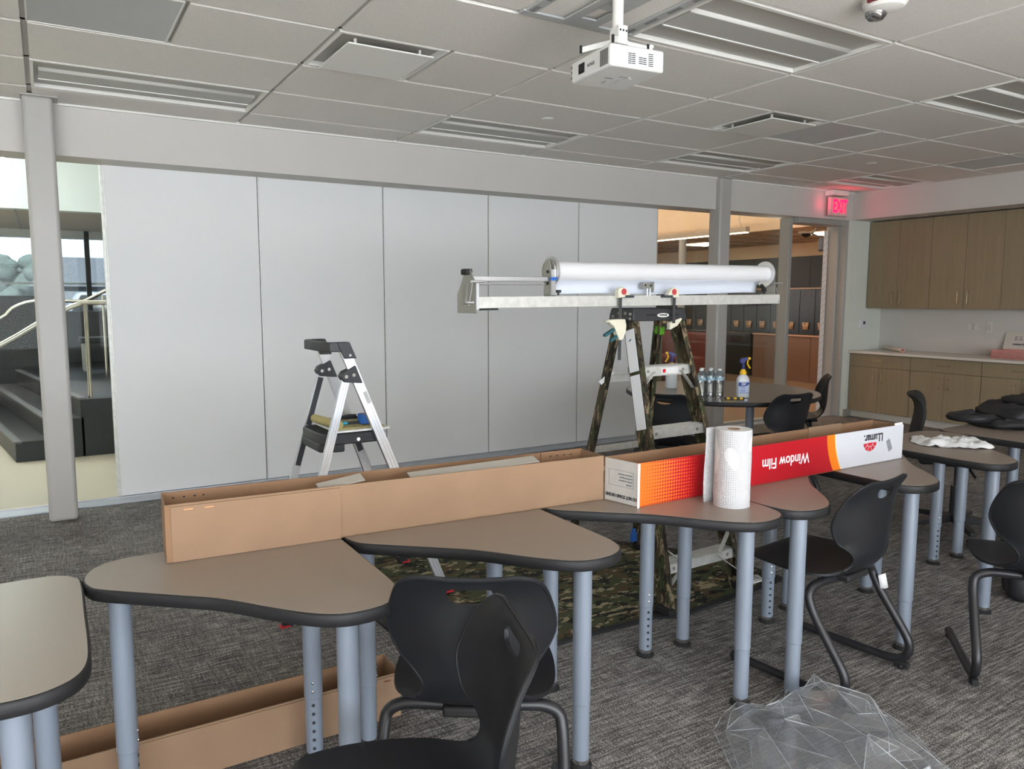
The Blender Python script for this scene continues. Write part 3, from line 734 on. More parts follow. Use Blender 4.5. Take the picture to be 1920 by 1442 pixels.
def leg(parent, x, y, holes=None, top=.679, mat_=None):
    m_ = mat_ or M['leg']
    l = MB().cyl((x, y, .212), (x, y, top), .0285, n=24).build('leg', m_, parent)
    MB().lathe([(.0285, .212), (.0262, .209), (.0262, .026)], (x, y, 0), 24).build('lower_tube', m_, l)
    MB().lathe([(.026, .03), (.0275, .022), (.026, .014)], (x, y, 0), 24).build('foot_ring', M['chrome'], l)
    MB().lathe([(.0, .016), (.026, .016), (.036, .007), (.036, 0), (0, 0)], (x, y, 0), 24).build('glide', M['rubber'], l)
    if holes:
        d = Vector((holes[0], holes[1], 0)).normalized(); h = MB(); sc_ = MB()
        for k in range(6):
            z = .048 + k * .0285; c = Vector((x, y, z))
            h.cyl(c + d * .0240, c + d * .0268, .0055, n=10)
        for z in (.236, .264):
            c = Vector((x, y, z)); sc_.lathe([(0, .004), (.004, .003), (.0055, 0)], (0, 0, 0), 10)
            sc_.v = sc_.v[:-30] + [tuple(c + d * (.0275 + v[2]) + d.cross(Vector((0, 0, 1))) * v[0] + Vector((0, 0, 1)) * v[1]) for v in sc_.v[-30:]]
        stuff(h.build('height_holes', M['hole'], l)); stuff(sc_.build('screws', M['chrome'], l))
def wave_table(x0, y0, mirror, legs, label):
    t = thing('wave_table', label, 'table', (x0, y0, 0), 0, 'wave shaped classroom tables in a row')
    pts = [tuple(p)[:2] for p in catmull([(a, b, 0) for a, b in OUT], 4, True)]
    if mirror: pts = [(.715 - a, b) for a, b in pts]
    rounded_top(pts, TOPZ, .034, 'tabletop', 'edge_band', t, M['laminate'])
    for a, b, hdir in legs: leg(t, a - x0, b - y0, hdir)
    return t
def RH(dx): return [(.112 + dx, 2.20, (1, -.35)), (.64 + dx, 1.762, None), (.60 + dx, 2.22, (-.35, -1))]
wave_table(.04 - .709, 1.585, False, [(-.55, 2.16, None), (-.100, 1.69, None), (-.062, 2.18, None)], 'wave table cut off by the left edge of the photo')
wave_table(.04, 1.64, False, [(.125, 2.20, (1, -.35)), (.612, 1.762, None), (.655, 2.22, (-.35, -1))], 'wave table under the left end of the long brown box')
wave_table(.757, 1.64, False, RH(.717), 'wave table with the back of a black chair before it, under the brown box middle')
wave_table(1.474, 1.64, False, RH(1.434), 'wave table holding the paper towel roll')
wave_table(2.155 + .02, 1.645, True, [(2.272, 1.70, None), (2.235, 2.213, (1, -.3)), (2.726, 2.185, (-.5, -1))], 'wave table reflecting red from the printed box')
wave_table(2.875, 1.645, True, [(2.996, 1.719, None), (2.925, 2.232, None), (3.44, 2.173, None)], 'wave table under the white right end of the printed box')
wave_table(3.575, 1.68, True, [(3.676, 1.745, None), (4.129, 2.229, (-.5, -1)), (3.64, 2.25, None)], 'wave table with the crumpled white wipe on it')
wave_table(4.285, 1.66, True, [(4.39, 1.74, None), (4.351, 2.22, None), (4.86, 2.2, None)], 'wave table carrying the black backpack at the right edge')

# ================================================================== ROUND TABLE
t = thing('round_table', 'round dark table with grey legs near the glass wall', 'table', (4.562, 4.182, 0))
rounded_top([(.735 * math.cos(2 * PI * k / 72), .735 * math.sin(2 * PI * k / 72)) for k in range(72)], .73, .032, 'tabletop', 'edge_band', t, M['laminate_dark'])
for x, y in ((4.326, 3.685), (5.06, 3.90), (4.80, 4.68), (4.06, 4.40)): leg(t, x - 4.562, y - 4.182, None, .699)

# ================================================================== CHAIRS
EDGE = []
def chair_shell():
    # spine of the one-piece shell (y, z), half width, forward curl of the sides, corner rounding
    K = [(.225, .428, .150, .000), (.218, .440, .178, .0), (.19, .447, .196, .0), (.10, .443, .214, .004), (.0, .436, .217, .008), (-.08, .434, .202, .010), (-.135, .438, .165, .014),
         (-.172, .456, .124, .022), (-.197, .488, .116, .034), (-.211, .530, .140, .050), (-.218, .580, .178, .066), (-.221, .635, .204, .074), (-.222, .685, .202, .062), (-.224, .735, .188, .040),
         (-.230, .770, .172, .020), (-.236, .789, .150, .008), (-.240, .797, .112, .004)]
    P = catmull([(a, b, 0) for a, b, c, d in K], 3); Wd = catmull([(c, d, 0) for a, b, c, d in K], 3)
    rows = []; N = 16
    for p, q in zip(P, Wd):
        r = []
        for j in range(N + 1):
            s = -1 + 2 * j / N; s = s * (1.0 - .0) ; 
            back = min(1, max(0, (p.y - .45) / .12))
            up = .006 * (s * s - .35) * min(1, max(0, (p.y - .70) / .08)) if p.y > .70 else 0
            y = p.x + q.y * abs(s) ** 2.2 * back; z = p.y + up + (q.y * abs(s) ** 2.4 * (1 - back))
            r.append((q.x * s, y, z))
        rows.append(r)
    bk_ = [r for r in rows if r[0][2] > .462 and r[8][1] < -.15]
    EDGE[:] = [r[0] for r in bk_] + bk_[-1][1:-1] + [r[-1] for r in reversed(bk_)]
    o = MB().grid(rows).build('shell', M['chair'], None, solid=.009, ang=60)
    o.modifiers['s'].use_rim = True
    cut = MB().prism([(.052 * a, .0 + b) for a, b in ((-1, .016), (-1.08, .005), (-.95, -.012), (-.6, -.020), (0, -.023), (.6, -.020), (.95, -.012), (1.08, .005), (1, .016), (.8, .019), (0, .017), (-.8, .019))], -.1, .1).build('cut', M['chair'], None, smooth=False)
    cut.rotation_euler = (PI / 2, 0, 0); cut.location = (0, -.226, .752)
    b = o.modifiers.new('b', 'BOOLEAN'); b.object = cut; b.operation = 'DIFFERENCE'; b.solver = 'EXACT'
    baked(o); bpy.data.objects.remove(cut)
    o.data.polygons.foreach_set('use_smooth', [True] * len(o.data.polygons)); o.data.set_sharp_from_angle(angle=math.radians(50))
    return o
def make_chair(label):
    t = thing('student_chair', label, 'chair', (0, 0, 0), 0, 'black plastic classroom chairs')
    sh = chair_shell(); sh.parent = t
    MB().tube(EDGE, .0062, 8).build('rim', M['chair'], t)
    for s in (-1, 1):
        pth = [(s * .03, -.095, .405), (s * .12, -.09, .408), (s * .185, -.083, .402), (s * .222, -.082, .380), (s * .231, -.094, .345), (s * .233, -.125, .29), (s * .235, -.185, .205), (s * .236, -.232, .135), (s * .236, -.240, .09), (s * .236, -.222, .055),
               (s * .236, -.18, .036), (s * .236, -.10, .032), (s * .236, .08, .032), (s * .236, .222, .032)]
        l = MB().tube(catmull(pth, 4), .0165, 12).build('leg_tube', M['tubeblk'], t)
        for y in (-.215, .205):
            MB().lathe([(.0, .028), (.015, .026), (.016, .012), (.009, .010)], (s * .236, y, 0), 12).build('foot', M['rubber'], l)
            MB().lathe([(.008, .011), (.013, .006), (.013, 0), (0, 0)], (s * .236, y, 0), 14).build('glide', M['chrome'], l)
        MB().box(s * .236 - .012, s * .236 + .012, -.245, -.19, .012, .036).build('heel', M['rubber'], l, bevel=.004)
    MB().box(-.075, .075, -.15, -.03, .400, .428).build('mount', M['rubber'], t, bevel=.008)
    return t
c1 = make_chair('black chair with its back to the camera, before the second table from the left')
c1.location = (.942, 1.692, 0); c1.rotation_euler = (0, 0, -.561)
for x, y, r, lb in ((2.556, 1.803, .106, 'black chair pushed in at the table that reflects red'),
                    (3.240, 1.354, -.889, 'black chair cut by the right edge of the photo'),
                    (.566, 1.306, 1.276, 'nearest black chair, seen edge on in the foreground'),
                    (3.803, 3.933, -.993, 'black chair seen through the camouflage ladder'),
                    (4.41, 3.58, -.08, 'black chair in front of the round table, handle at its right'),
                    (5.58, 4.23, .72, 'black chair at the far right side of the round table')):
    dup(c1, (x, y, 0), r, lb)
# small white label hanging from a chair leg
t = tag(MB().add([(2.775, 1.705, .36), (2.80, 1.69, .37), (2.815, 1.685, .31), (2.79, 1.70, .30)], [(0, 1, 2, 3)]).build('paper_tag', M['paper'], solid=.001), 'small white paper tag behind the chair at the red table', 'tag')

# ================================================================== SWIVEL CHAIR
t = thing('swivel_chair', 'black swivel task chair with star base behind the table with the wipe', 'chair', (4.78, 2.47, 0), math.radians(-150))
MB().cyl((0, 0, .08), (0, 0, .30), .03, n=16).cyl((0, 0, .3), (0, 0, .44), .016, n=12).build('gas_lift', M['tubeblk'], t)
for k in range(5):
    a = 2 * PI * k / 5 + .3; d = Vector((math.cos(a), math.sin(a), 0))
    b_ = MB().add([tuple(d * r + d.cross(Vector((0, 0, 1))) * s * w_ + Vector((0, 0, z))) for r, w_, z in ((.02, .03, .13), (.02, .03, .08), (.30, .018, .065), (.30, .018, .09)) for s in (-1, 1)],
                  [(0, 1, 3, 2), (2, 3, 5, 4), (4, 5, 7, 6), (6, 7, 1, 0), (0, 2, 4, 6), (1, 7, 5, 3)]).build('base_arm', M['tubeblk'], t, bevel=.004)
    for s in (-1, 1):
        c = d * .30 + d.cross(Vector((0, 0, 1))) * s * .016
        MB().cyl(c - d.cross(Vector((0, 0, 1))) * .009 + Vector((0, 0, .028)), c + d.cross(Vector((0, 0, 1))) * .009 + Vector((0, 0, .028)), .028, n=16).build('caster', M['rubber'], b_)
sd = MB()
rows = []
for i in range(9):
    for_row = []
    for j in range(9):
        u, v = -1 + i / 4, -1 + j / 4; q = (1 - .12 * u * u * v * v)
        for_row.append((.24 * v * (1 - .1 * u * u), .23 * u * (1 - .08 * v * v), .50 - .02 * (u ** 4 + v ** 4)))
    rows.append(for_row)
MB().grid(rows).build('seat', M['rubber'], t, solid=.05, sub=1)
MB().box(-.09, .09, -.12, .12, .43, .465).build('mechanism', M['tubeblk'], t, bevel=.01)
MB().tube([(.05, .05, .44), (.14, .06, .43), (.20, .08, .405), (.24, .09, .405)], .008, 8).build('lever', M['tubeblk'], t)
rows = []
for (y, z, hw) in ((-.20, .45, .05), (-.255, .50, .08), (-.27, .60, .19), (-.245, .70, .21), (-.235, .78, .205), (-.255, .84, .19), (-.30, .865, .16)):
    rows.append([(hw * (-1 + j / 4), y + .05 * (-1 + j / 4) ** 2 * (z > .55), z) for j in range(9)])
MB().grid(rows).build('backrest', M['rubber'], t, solid=.028, sub=1)

# ================================================================== BOXES
CT = .004
def open_box(L, D, Hh, mi_out, t, inner_lip=True):
    """open-topped carton: five boards"""
    MB().box(0, L, 0, D, 0, CT).build('bottom', M['card'], t)
    f = MB().box(0, L, 0, CT, 0, Hh).build('front_wall', mi_out, t)
    b = MB().box(0, L, D - CT, D, 0, Hh + .002).build('back_wall', M['card_in'], t)
    l = MB().box(0, CT, CT, D - CT, 0, Hh).build('end_wall', M['card'], t)
    r = MB().box(L - CT, L, CT, D - CT, 0, Hh).build('end_wall', M['card'], t)
    return f, b, l, r
def staples(par, pts, x0, m_=None):
    s = MB()
    for x, z in pts: s.box(x - .012, x + .012, -.0018, 0, z - .0014, z + .0014)
    stuff(s.build('staples', m_ or M['copper'], par))
t = thing('long_box', 'long open brown cardboard box across the left tables', 'box', (.251, 2.228, TOPZ), -.064)
f, b, l, r = open_box(1.485, .148, .166, M['card'], t)
MB().box(.016, .499, -.006, 0, .001, .160).build('outer_flap', M['card'], t)
MB().box(.0, .016, -.003, .0, .002, .164).build('corner_fold', M['card_in'], t)
MB().box(.26, .263, .138, .144, .0, .165).box(1.30, 1.303, .138, .144, 0, .165).build('inner_fold', M['card'], t)
staples(f, [(.062, .150), (.118, .150)], 0); f.children[0].location = (0, -.0062, 0)
h = MB()
for x in (.03, .06, .09, .115): h.box(x, x + .006, .1425, .144, .148, .152)
for x in (1.34, 1.37, 1.40, 1.43): h.box(x, x + .006, .1425, .144, .148, .152)
stuff(h.build('staple_holes', M['rubber'], b))
for a_, b_, z, lb in ((.44, .585, .154, 'smaller grey board sticking out of the long brown box'), (.74, 1.22, .158, 'long grey board lying in the long brown box')):
    o = tag(MB().box(0, b_ - a_, 0, .05, -.003, 0).build('packing_board', M['foam'], bevel=.001), lb, 'board')
    o.location = Vector((.251, 2.228, TOPZ + z)) + Matrix.Rotation(-.064, 3, 'Z') @ Vector((a_, .012, .0)); o.rotation_euler = (math.radians(14), -.13 if b_ < .6 else -.022, -.064)

# printed carton
def m_print():
    m = mat('printed_carton', (200, 200, 202), .45, spec=.5); nt = m.node_tree; p = nt.nodes['Principled BSDF']
    tc = nt.nodes.new('ShaderNodeTexCoord'); sx = nt.nodes.new('ShaderNodeSeparateXYZ'); nt.links.new(tc.outputs['Object'], sx.inputs[0])
    X, Z = sx.outputs[0], sx.outputs[2]
    cell = .0125
    cu = math_(nt, 'COSINE', math_(nt, 'MULTIPLY', X, 2 * PI / cell)); cv = math_(nt, 'COSINE', math_(nt, 'MULTIPLY', Z, 2 * PI / cell))
    hv = math_(nt, 'MULTIPLY', math_(nt, 'ADD', cu, cv), .5)
    mr = nt.nodes.new('ShaderNodeMapRange'); nt.links.new(X, mr.inputs[0])
    mr.inputs[1].default_value = .0; mr.inputs[2].default_value = .31; mr.inputs[3].default_value = -1.08; mr.inputs[4].default_value = 1.05
    isor = math_(nt, 'GREATER_THAN', hv, mr.outputs[0])
    c1_ = nt.nodes.new('ShaderNodeMix'); c1_.data_type = 'RGBA'; c1_.inputs[6].default_value = lin((178, 14, 30)); c1_.inputs[7].default_value = lin((236, 108, 26)); nt.links.new(isor, c1_.inputs[0])
    # curved stripe boundary: x = 1.083 - bulge
    bow = math_(nt, 'MULTIPLY', math_(nt, 'POWER', math_(nt, 'SUBTRACT', .165, Z), 2), 1.9)
    e1 = math_(nt, 'GREATER_THAN', X, math_(nt, 'ADD', bow, 1.056)); e2 = math_(nt, 'GREATER_THAN', X, math_(nt, 'ADD', bow, 1.108))
    e3 = math_(nt, 'GREATER_THAN', X, math_(nt, 'ADD', bow, 1.113))
    last = c1_.outputs[2]
    for e, c in ((e1, (240, 124, 20)), (e2, (250, 205, 110)), (e3, (204, 206, 212))):
        q = nt.nodes.new('ShaderNodeMix'); q.data_type = 'RGBA'; q.inputs[7].default_value = lin(c); nt.links.new(e, q.inputs[0]); nt.links.new(last, q.inputs[6]); last = q.outputs[2]
    nt.links.new(last, p.inputs['Base Color'])
    return m
BX, BL = 1.767, 1.615
t = thing('printed_box', 'long open red and white printed film box behind the paper towels', 'box', (BX, 1.984, TOPZ), .008)
f, b, l, r = open_box(BL, .150, .160, m_print(), t)
l.data.materials[0] = mat('worn_white_print', (184, 181, 176), .7, var=.06, vscale=25)
wm = mat('white_edge', (226, 226, 224), .7)
MB().box(-.003, .006, -.003, .0, 0, .16).build('corner_fold', wm, t)
MB().box(BL - .06, BL - .002, .0045, .008, .1, .170).build('end_flap', wm, t)
MB().box(BL - .48, BL - .25, .142, .146, 0, .168).build('inner_flap', M['card'], t)
X_, Z_ = (-1, 0, 0), (0, 0, -1)
white = mat('white_print', (246, 246, 246), .6)
text('lettering', 'Window Film', .062, white, f, (.795, -.0008, .082), X_, Z_, bold=.0006, sx=.86)
text('lettering', 'LLumar.', .052, M['ink'], f, (1.385, -.0008, .120), X_, Z_, bold=.0012, sx=.84)
s = MB()
for r0, r1, n in ((0, .021, 1), (.024, .048, 5)):
    for k in range(n):
        a0, a1 = PI + PI * k / n + (.05 if n > 1 else 0), PI + PI * (k + 1) / n - (.05 if n > 1 else 0)
        ang = [a0 + (a1 - a0) * q / 6 for q in range(7)]
        vs = [(1.362 + r1 * math.cos(a), -.0009, .100 + r1 * .8 * math.sin(a)) for a in ang] + [(1.362 + r0 * math.cos(a), -.0009, .100 + r0 * .8 * math.sin(a)) for a in reversed(ang)]
        s.add(vs, [tuple(range(14))])
stuff(s.build('sun_emblem', mat('emblem_red', (196, 36, 48), .6), f))
s = MB(); bd = Vector((.45, 0, -.9)).normalized(); bn = Vector((.9, 0, .45)).normalized(); rr = random.Random(3); q = -.028
while q < .028:
    wd = rr.choice((.0008, .0014, .0022)); c0 = Vector((1.508, -.0008, .075)) + bd * q
    s.add([c0 - bn * .015, c0 + bn * .015, c0 + bn * .015 + bd * wd, c0 - bn * .015 + bd * wd], [(0, 1, 2, 3)]); q += wd + rr.choice((.0012, .002))
stuff(s.build('barcode', M['inkgrey'], f))
# end panel print, upside down
text('lettering', 'DO NOT STAND ON END', .0165, M['ink'], l, (-.0008, .073, .028), (0, 1, 0), (0, 0, -1), bold=.0006, sx=.72)
e = MB()
def fr_line(y0, z0, y1, z1): e.box(-.0008, 0, min(y0, y1) - .0004, max(y0, y1) + .0004, min(z0, z1) - .0004, max(z0, z1) + .0004)
for a in ((.020, .064, .128, .064), (.020, .122, .128, .122), (.020, .064, .020, .122), (.128, .064, .128, .122)): fr_line(*a)
stuff(e.build('print_frame', M['inkgrey'], l))
for k, tx in enumerate(('CAUTION', 'store flat in a dry place and', 'keep both ends supported', 'do not drop or bend the roll')):
    text('lettering', tx, .0085, M['inkgrey'], l, (-.0008, .026 if k == 0 else .024, .074 + k * .0115), (0, 1, 0), (0, 0, -1), align='LEFT', sx=.62)
def shear(o):
    for c in o.children:
        shear(c)
        for v in c.data.vertices: v.co.x -= .19 * v.co.y * (1 - min(1, max(0, v.co.x / BL)))
shear(t)
# carton on the floor
t = thing('floor_box', 'long open brown cardboard box on the carpet under the left tables', 'box', (-.52, 2.318, 0), -.003)
f, b, l, r = open_box(1.512, .150, .158, M['card'], t)
MB().box(.62, 1.509, -.004, 0, .001, .152).build('outer_flap', M['card'], t)
staples(f, [(1.46, .140)], 0); f.children[0].location = (0, -.0042, 0)

# ================================================================== TOWEL ROLL, WIPE, PLASTIC, BACKPACK
def m_towel():
    m = mat('quilted_paper', (192, 192, 194), .9, spec=.15); nt = m.node_tree; p = nt.nodes['Principled BSDF']
    tc = nt.nodes.new('ShaderNodeTexCoord'); sx = nt.nodes.new('ShaderNodeSeparateXYZ'); nt.links.new(tc.outputs['Object'], sx.inputs[0])
    an = math_(nt, 'MULTIPLY', math_(nt, 'ARCTAN2', sx.outputs[1], sx.outputs[0]), .064)
    a = math_(nt, 'SINE', math_(nt, 'MULTIPLY', math_(nt, 'ADD', an, sx.outputs[2]), 2 * PI / .016)); b_ = math_(nt, 'SINE', math_(nt, 'MULTIPLY', math_(nt, 'SUBTRACT', an, sx.outputs[2]), 2 * PI / .016))
    h_ = math_(nt, 'MULTIPLY', a, b_); bu = nt.nodes.new('ShaderNodeBump'); bu.inputs['Strength'].default_value = .45; bu.inputs['Distance'].default_value = .002
    nt.links.new(h_, bu.inputs['Height']); nt.links.new(bu.outputs[0], p.inputs['Normal']); return m
tw = m_towel()
t = thing('paper_towel_roll', 'white paper towel roll standing on the table before the printed box', 'paper towel', (2.092, 1.850, TOPZ))
rows = []
for k in range(15):
    z = .276 * k / 14; rows.append([((.0635 + .0012 * mnoise.noise(Vector((math.cos(a) * 1.3, math.sin(a) * 1.3, z * 9)))) * math.cos(a), (.0635 + .0012 * mnoise.noise(Vector((math.cos(a) * 1.3, math.sin(a) * 1.3, z * 9)))) * math.sin(a), z) for a in [2 * PI * j / 48 for j in range(49)]])
MB().grid(rows).build('outer_sheet', tw, t)
MB().lathe([(.0625, 0), (.0635, .2755), (.062, .277), (.0225, .276), (.021, .274), (.021, .2), (.0, .2)], n=48).build('roll_end', M['paper'], t)
MB().lathe([(.0215, .2), (.0215, .2772), (.0195, .2772), (.0195, .2)], n=24).build('core', M['card'], t)
rows = []
for k in range(9):
    z = .001 + .275 * k / 8
    rows.append([(x, y, z) for x, y in [(.02 - .0098 * q, .0635 + (.004 + .003 * math.sin(k * .7)) * min(q, 3) * .4 ) for q in range(10)]])
MB().grid(rows).build('loose_sheet', tw, t, solid=.001)

def crumple(W_, D_, H_, n, seed, f=5.0, edge=.12):
    rows = []
    for i in range(n + 1):
        r = []
        for j in range(n + 1):
            u, v = -1 + 2 * i / n, -1 + 2 * j / n; q = Vector((u * f * .5 + seed, v * f * .5, seed * 1.7))
            rid = 1 - abs(mnoise.noise(q)) * 2.2; rid2 = 1 - abs(mnoise.noise(q * 2.3)) * 2
            e = max(0, 1 - max(abs(u), abs(v)) ** 4)
            ww = 1 + .16 * mnoise.noise(Vector((u * 1.5 + seed, v * 1.5, 4)))
            z = H_ * max(.02, (.62 * rid + .38 * rid2) * (.35 + .65 * e)) + .002
            r.append((W_ / 2 * u * ww * (1 - .10 * v * v), D_ / 2 * v * ww * (1 - .14 * u * u), z))
        rows.append(r)
    return rows
o = tag(MB().grid(crumple(.34, .24, .040, 34, 3.3, 4.0)).build('cleaning_wipe', M['paper'], solid=.0008, ang=80), 'crumpled white wipe lying on the table left of the backpack', 'cloth')
o.location = (3.93, 2.075, TOPZ); o.rotation_euler = (0, 0, -.75)

# clear plastic sheet on the carpet: folded film
def m_film():
    m = bpy.data.materials.new('clear_film'); m.use_nodes = True; nt = m.node_tree; nt.nodes.remove(nt.nodes['Principled BSDF']); out = nt.nodes['Material Output']
    tr = nt.nodes.new('ShaderNodeBsdfTransparent'); tr.inputs[0].default_value = (.93, .94, .95, 1)
    df = nt.nodes.new('ShaderNodeBsdfTranslucent'); df.inputs[0].default_value = (.8, .82, .84, 1)
    dd = nt.nodes.new('ShaderNodeBsdfDiffuse'); dd.inputs[0].default_value = (.75, .77, .79, 1)
    gl_ = nt.nodes.new('ShaderNodeBsdfGlossy'); gl_.inputs['Roughness'].default_value = .12
    lw = nt.nodes.new('ShaderNodeLayerWeight'); lw.inputs[0].default_value = .35
    x0 = nt.nodes.new('ShaderNodeMixShader'); nt.links.new(df.outputs[0], x0.inputs[1]); nt.links.new(dd.outputs[0], x0.inputs[2])
    x1 = nt.nodes.new('ShaderNodeMixShader'); x1.inputs[0].default_value = .15; nt.links.new(tr.outputs[0], x1.inputs[1]); nt.links.new(x0.outputs[0], x1.inputs[2])
    x2 = nt.nodes.new('ShaderNodeMixShader'); nt.links.new(math_(nt, 'ADD', math_(nt, 'MULTIPLY', lw.outputs['Facing'], .30), .04), x2.inputs[0])
    nt.links.new(x1.outputs[0], x2.inputs[1]); nt.links.new(gl_.outputs[0], x2.inputs[2]); nt.links.new(x2.outputs[0], out.inputs[0]); return m
def film_sheet():
    """three creased layers of film inside an uneven outline; the folds are narrow pinched strips"""
    from mathutils.geometry import delaunay_2d_cdt
    outline = [(1.83, 1.66), (1.94, 1.72), (2.04, 1.745), (2.09, 1.67), (2.21, 1.70), (2.30, 1.74), (2.36, 1.67), (2.40, 1.56), (2.41, 1.44), (2.40, 1.33), (2.37, 1.25), (2.30, 1.12), (2.12, 1.02), (1.88, 1.08), (1.66, 1.25), (1.70, 1.45), (1.78, 1.58)]
    mb = MB(); rr = random.Random(11)
    cx_, cy_ = 2.04, 1.42
    for layer in range(3):
        pts = []
        for k, (x, y) in enumerate(outline):
            s = 1 - .04 * layer - rr.uniform(0, .12) * layer
            pts.append((cx_ + (x - cx_) * s, cy_ + (y - cy_) * s, .004 + .010 * layer + rr.uniform(0, .03)))
        inner = []
        for k in range(20):
            a = rr.uniform(0, 2 * PI); q = math.sqrt(rr.uniform(0, .8)); kk = int(a / (2 * PI) * len(outline))
            ox, oy = outline[kk]
            inner.append((cx_ + (ox - cx_) * q * .95 + rr.uniform(-.03, .03), cy_ + (oy - cy_) * q * .95 + rr.uniform(-.03, .03), .012 + .024 * layer + rr.uniform(0, .10) * (1 - q * .55)))
        n_ = len(pts); allp = pts + inner
        res = delaunay_2d_cdt([Vector(p[:2]) for p in allp], [(i, (i + 1) % n_) for i in range(n_)], [], 1, 1e-5)
        vs = [Vector((v[0], v[1], allp[src[0]][2] if src else .03)) for v, src in zip(res[0], res[3])]
        mb.add(vs, [tuple(f) for f in res[2]])
        ed = {}
        for f in res[2]:
            n = (vs[f[1]] - vs[f[0]]).cross(vs[f[2]] - vs[f[0]]).normalized()
            for i in range(3):
                e = tuple(sorted((f[i], f[(i + 1) % 3]))); ed.setdefault(e, []).append(n)
        for (i, j), ns in ed.items():
            fold = 2.0 if len(ns) < 2 else 1 - abs(ns[0].dot(ns[1]))
            if fold < .11: continue
            wd = .0011 if len(ns) < 2 else min(.0017, .0006 + .003 * fold) * rr.uniform(.3, 1.2)
            A, B = vs[i], vs[j]; m = A.lerp(B, rr.uniform(.35, .65)); up = Vector((0, 0, .002))
            mb.tube([A + up, A.lerp(m, .5) + up, m + up, m.lerp(B, .5) + up, B + up], [wd * .15, wd * .8, wd, wd * .8, wd * .15], 5, mi=1)
    return mb
crease = mat('film_crease', (214, 217, 222), .25, spec=.6)
crease.node_tree.nodes['Principled BSDF'].inputs['Alpha'].default_value = .62
o = tag(film_sheet().build('plastic_sheet', [m_film(), crease], smooth=False), 'crumpled clear plastic sheet on the carpet in the right foreground', 'plastic sheet')

# backpack
t = thing('backpack', 'black backpack lying on the table at the right edge', 'backpack', (4.90, 2.20, TOPZ), -.45)
nyl = mat('black_nylon', (30, 30, 33), .62, bump=.25, bscale=40)
def pillow(cx_, cy_, z0, lx, ly, lz, ex, seed, taper=0.0, nz=.012, n=14):
    """soft rounded bag volume: superellipsoid with slack cloth dents"""
    rows = []
    for i in range(n + 1):
        ph_ = -PI / 2 + PI * i / n; r = []
        for j in range(2 * n + 1):
            th = 2 * PI * j / (2 * n); c = lambda v: math.copysign(abs(v) ** ex, v)
            x, y, z = c(math.cos(ph_)) * c(math.cos(th)), c(math.cos(ph_)) * c(math.sin(th)), c(math.sin(ph_))
            hgt = 1 - taper * max(0, -x)
            d = nz * mnoise.noise(Vector((x * 2.2 + seed, y * 2.2, z * 2.2)))
            r.append((cx_ + lx / 2 * x + d * x, cy_ + ly / 2 * y + d * y, z0 + lz / 2 * (1 + z) * hgt + d * z))
        rows.append(r)
    return MB().grid(rows)
pillow(.06, 0, .022, .52, .38, .135, .55, 1.3, .38, .03).build('main_bag', nyl, t, ang=80)
pillow(.10, -.02, .120, .34, .28, .055, .5, 5.1, .3, .02).build('front_pocket', nyl, t, ang=80)
pillow(-.10, -.05, .0, .40, .36, .065, .5, 9.7, .2, .015).build('back_pad', nyl, t, ang=80)
MB().tube(catmull([(-.25, -.10, .06), (-.36, -.14, .06), (-.42, -.06, .055), (-.40, .05, .05), (-.30, .10, .05), (-.22, .10, .06)], 5), .022, 10).build('strap', nyl, t)
MB().tube(catmull([(-.22, -.15, .045), (-.05, -.215, .04), (.10, -.22, .035), (.22, -.18, .04)], 5), .018, 8).build('strap', nyl, t)
MB().box(-.02, .03, -.245, -.19, .02, .055).build('buckle', M['tubeblk'], t, bevel=.004)
MB().tube(catmull([(-.17, -.05, .105), (-.10, -.12, .125), (.0, -.15, .135), (.14, -.14, .135)], 5), .003, 6).build('zip', M['rubber'], t)
t = thing('floor_bag', 'black bag on the carpet behind the right edge chair', 'bag', (4.10, 1.62, 0), -.9)
MB().box(-.22, .22, -.10, .10, 0, .15).build('body', nyl, t, bevel=.05, seg=4)
MB().tube(catmull([(-.1, 0, .15), (-.08, 0, .19), (.08, 0, .19), (.1, 0, .15)], 4), .01, 8).build('handle', nyl, t)
# ================================================================== CAMOUFLAGE MAT
t_pts = [(1.22, 2.47), (2.30, 2.455), (2.42, 2.40), (3.22, 2.475), (3.20, 2.95), (3.03, 3.14), (2.86, 3.40), (2.55, 3.62), (2.2, 4.02), (1.18, 4.05)]
t = thing('camouflage_mat', 'camouflage cloth mat with black border under both ladders', 'mat', (0, 0, 0))
MB().prism(inset(t_pts, .03), .004, .010).build('cloth', M['camo'], t)
k = len(t_pts); ins = inset(t_pts, .034)
mb = MB(); mb.grid([[(x, y, .001) for x, y in t_pts + t_pts[:1]], [(x, y, .012) for x, y in t_pts + t_pts[:1]], [(x, y, .0125) for x, y in ins + ins[:1]]]); mb.build('border', M['rubber'], t)
t = tag(MB().add([(3.005, 2.50, .014), (3.10, 2.50, .014), (3.13, 2.58, .014), (3.02, 2.58, .016)], [(0, 1, 2, 3)]).build('care_label', M['paper'], solid=.001), 'white printed care label on the right corner of the camouflage mat', 'label')
s = MB()
for q in range(4): s.box(3.035, 3.10, 2.515 + q * .016, 2.519 + q * .016, .0148, .0152)
stuff(s.build('print', M['inkgrey'], t))
MZ = .013

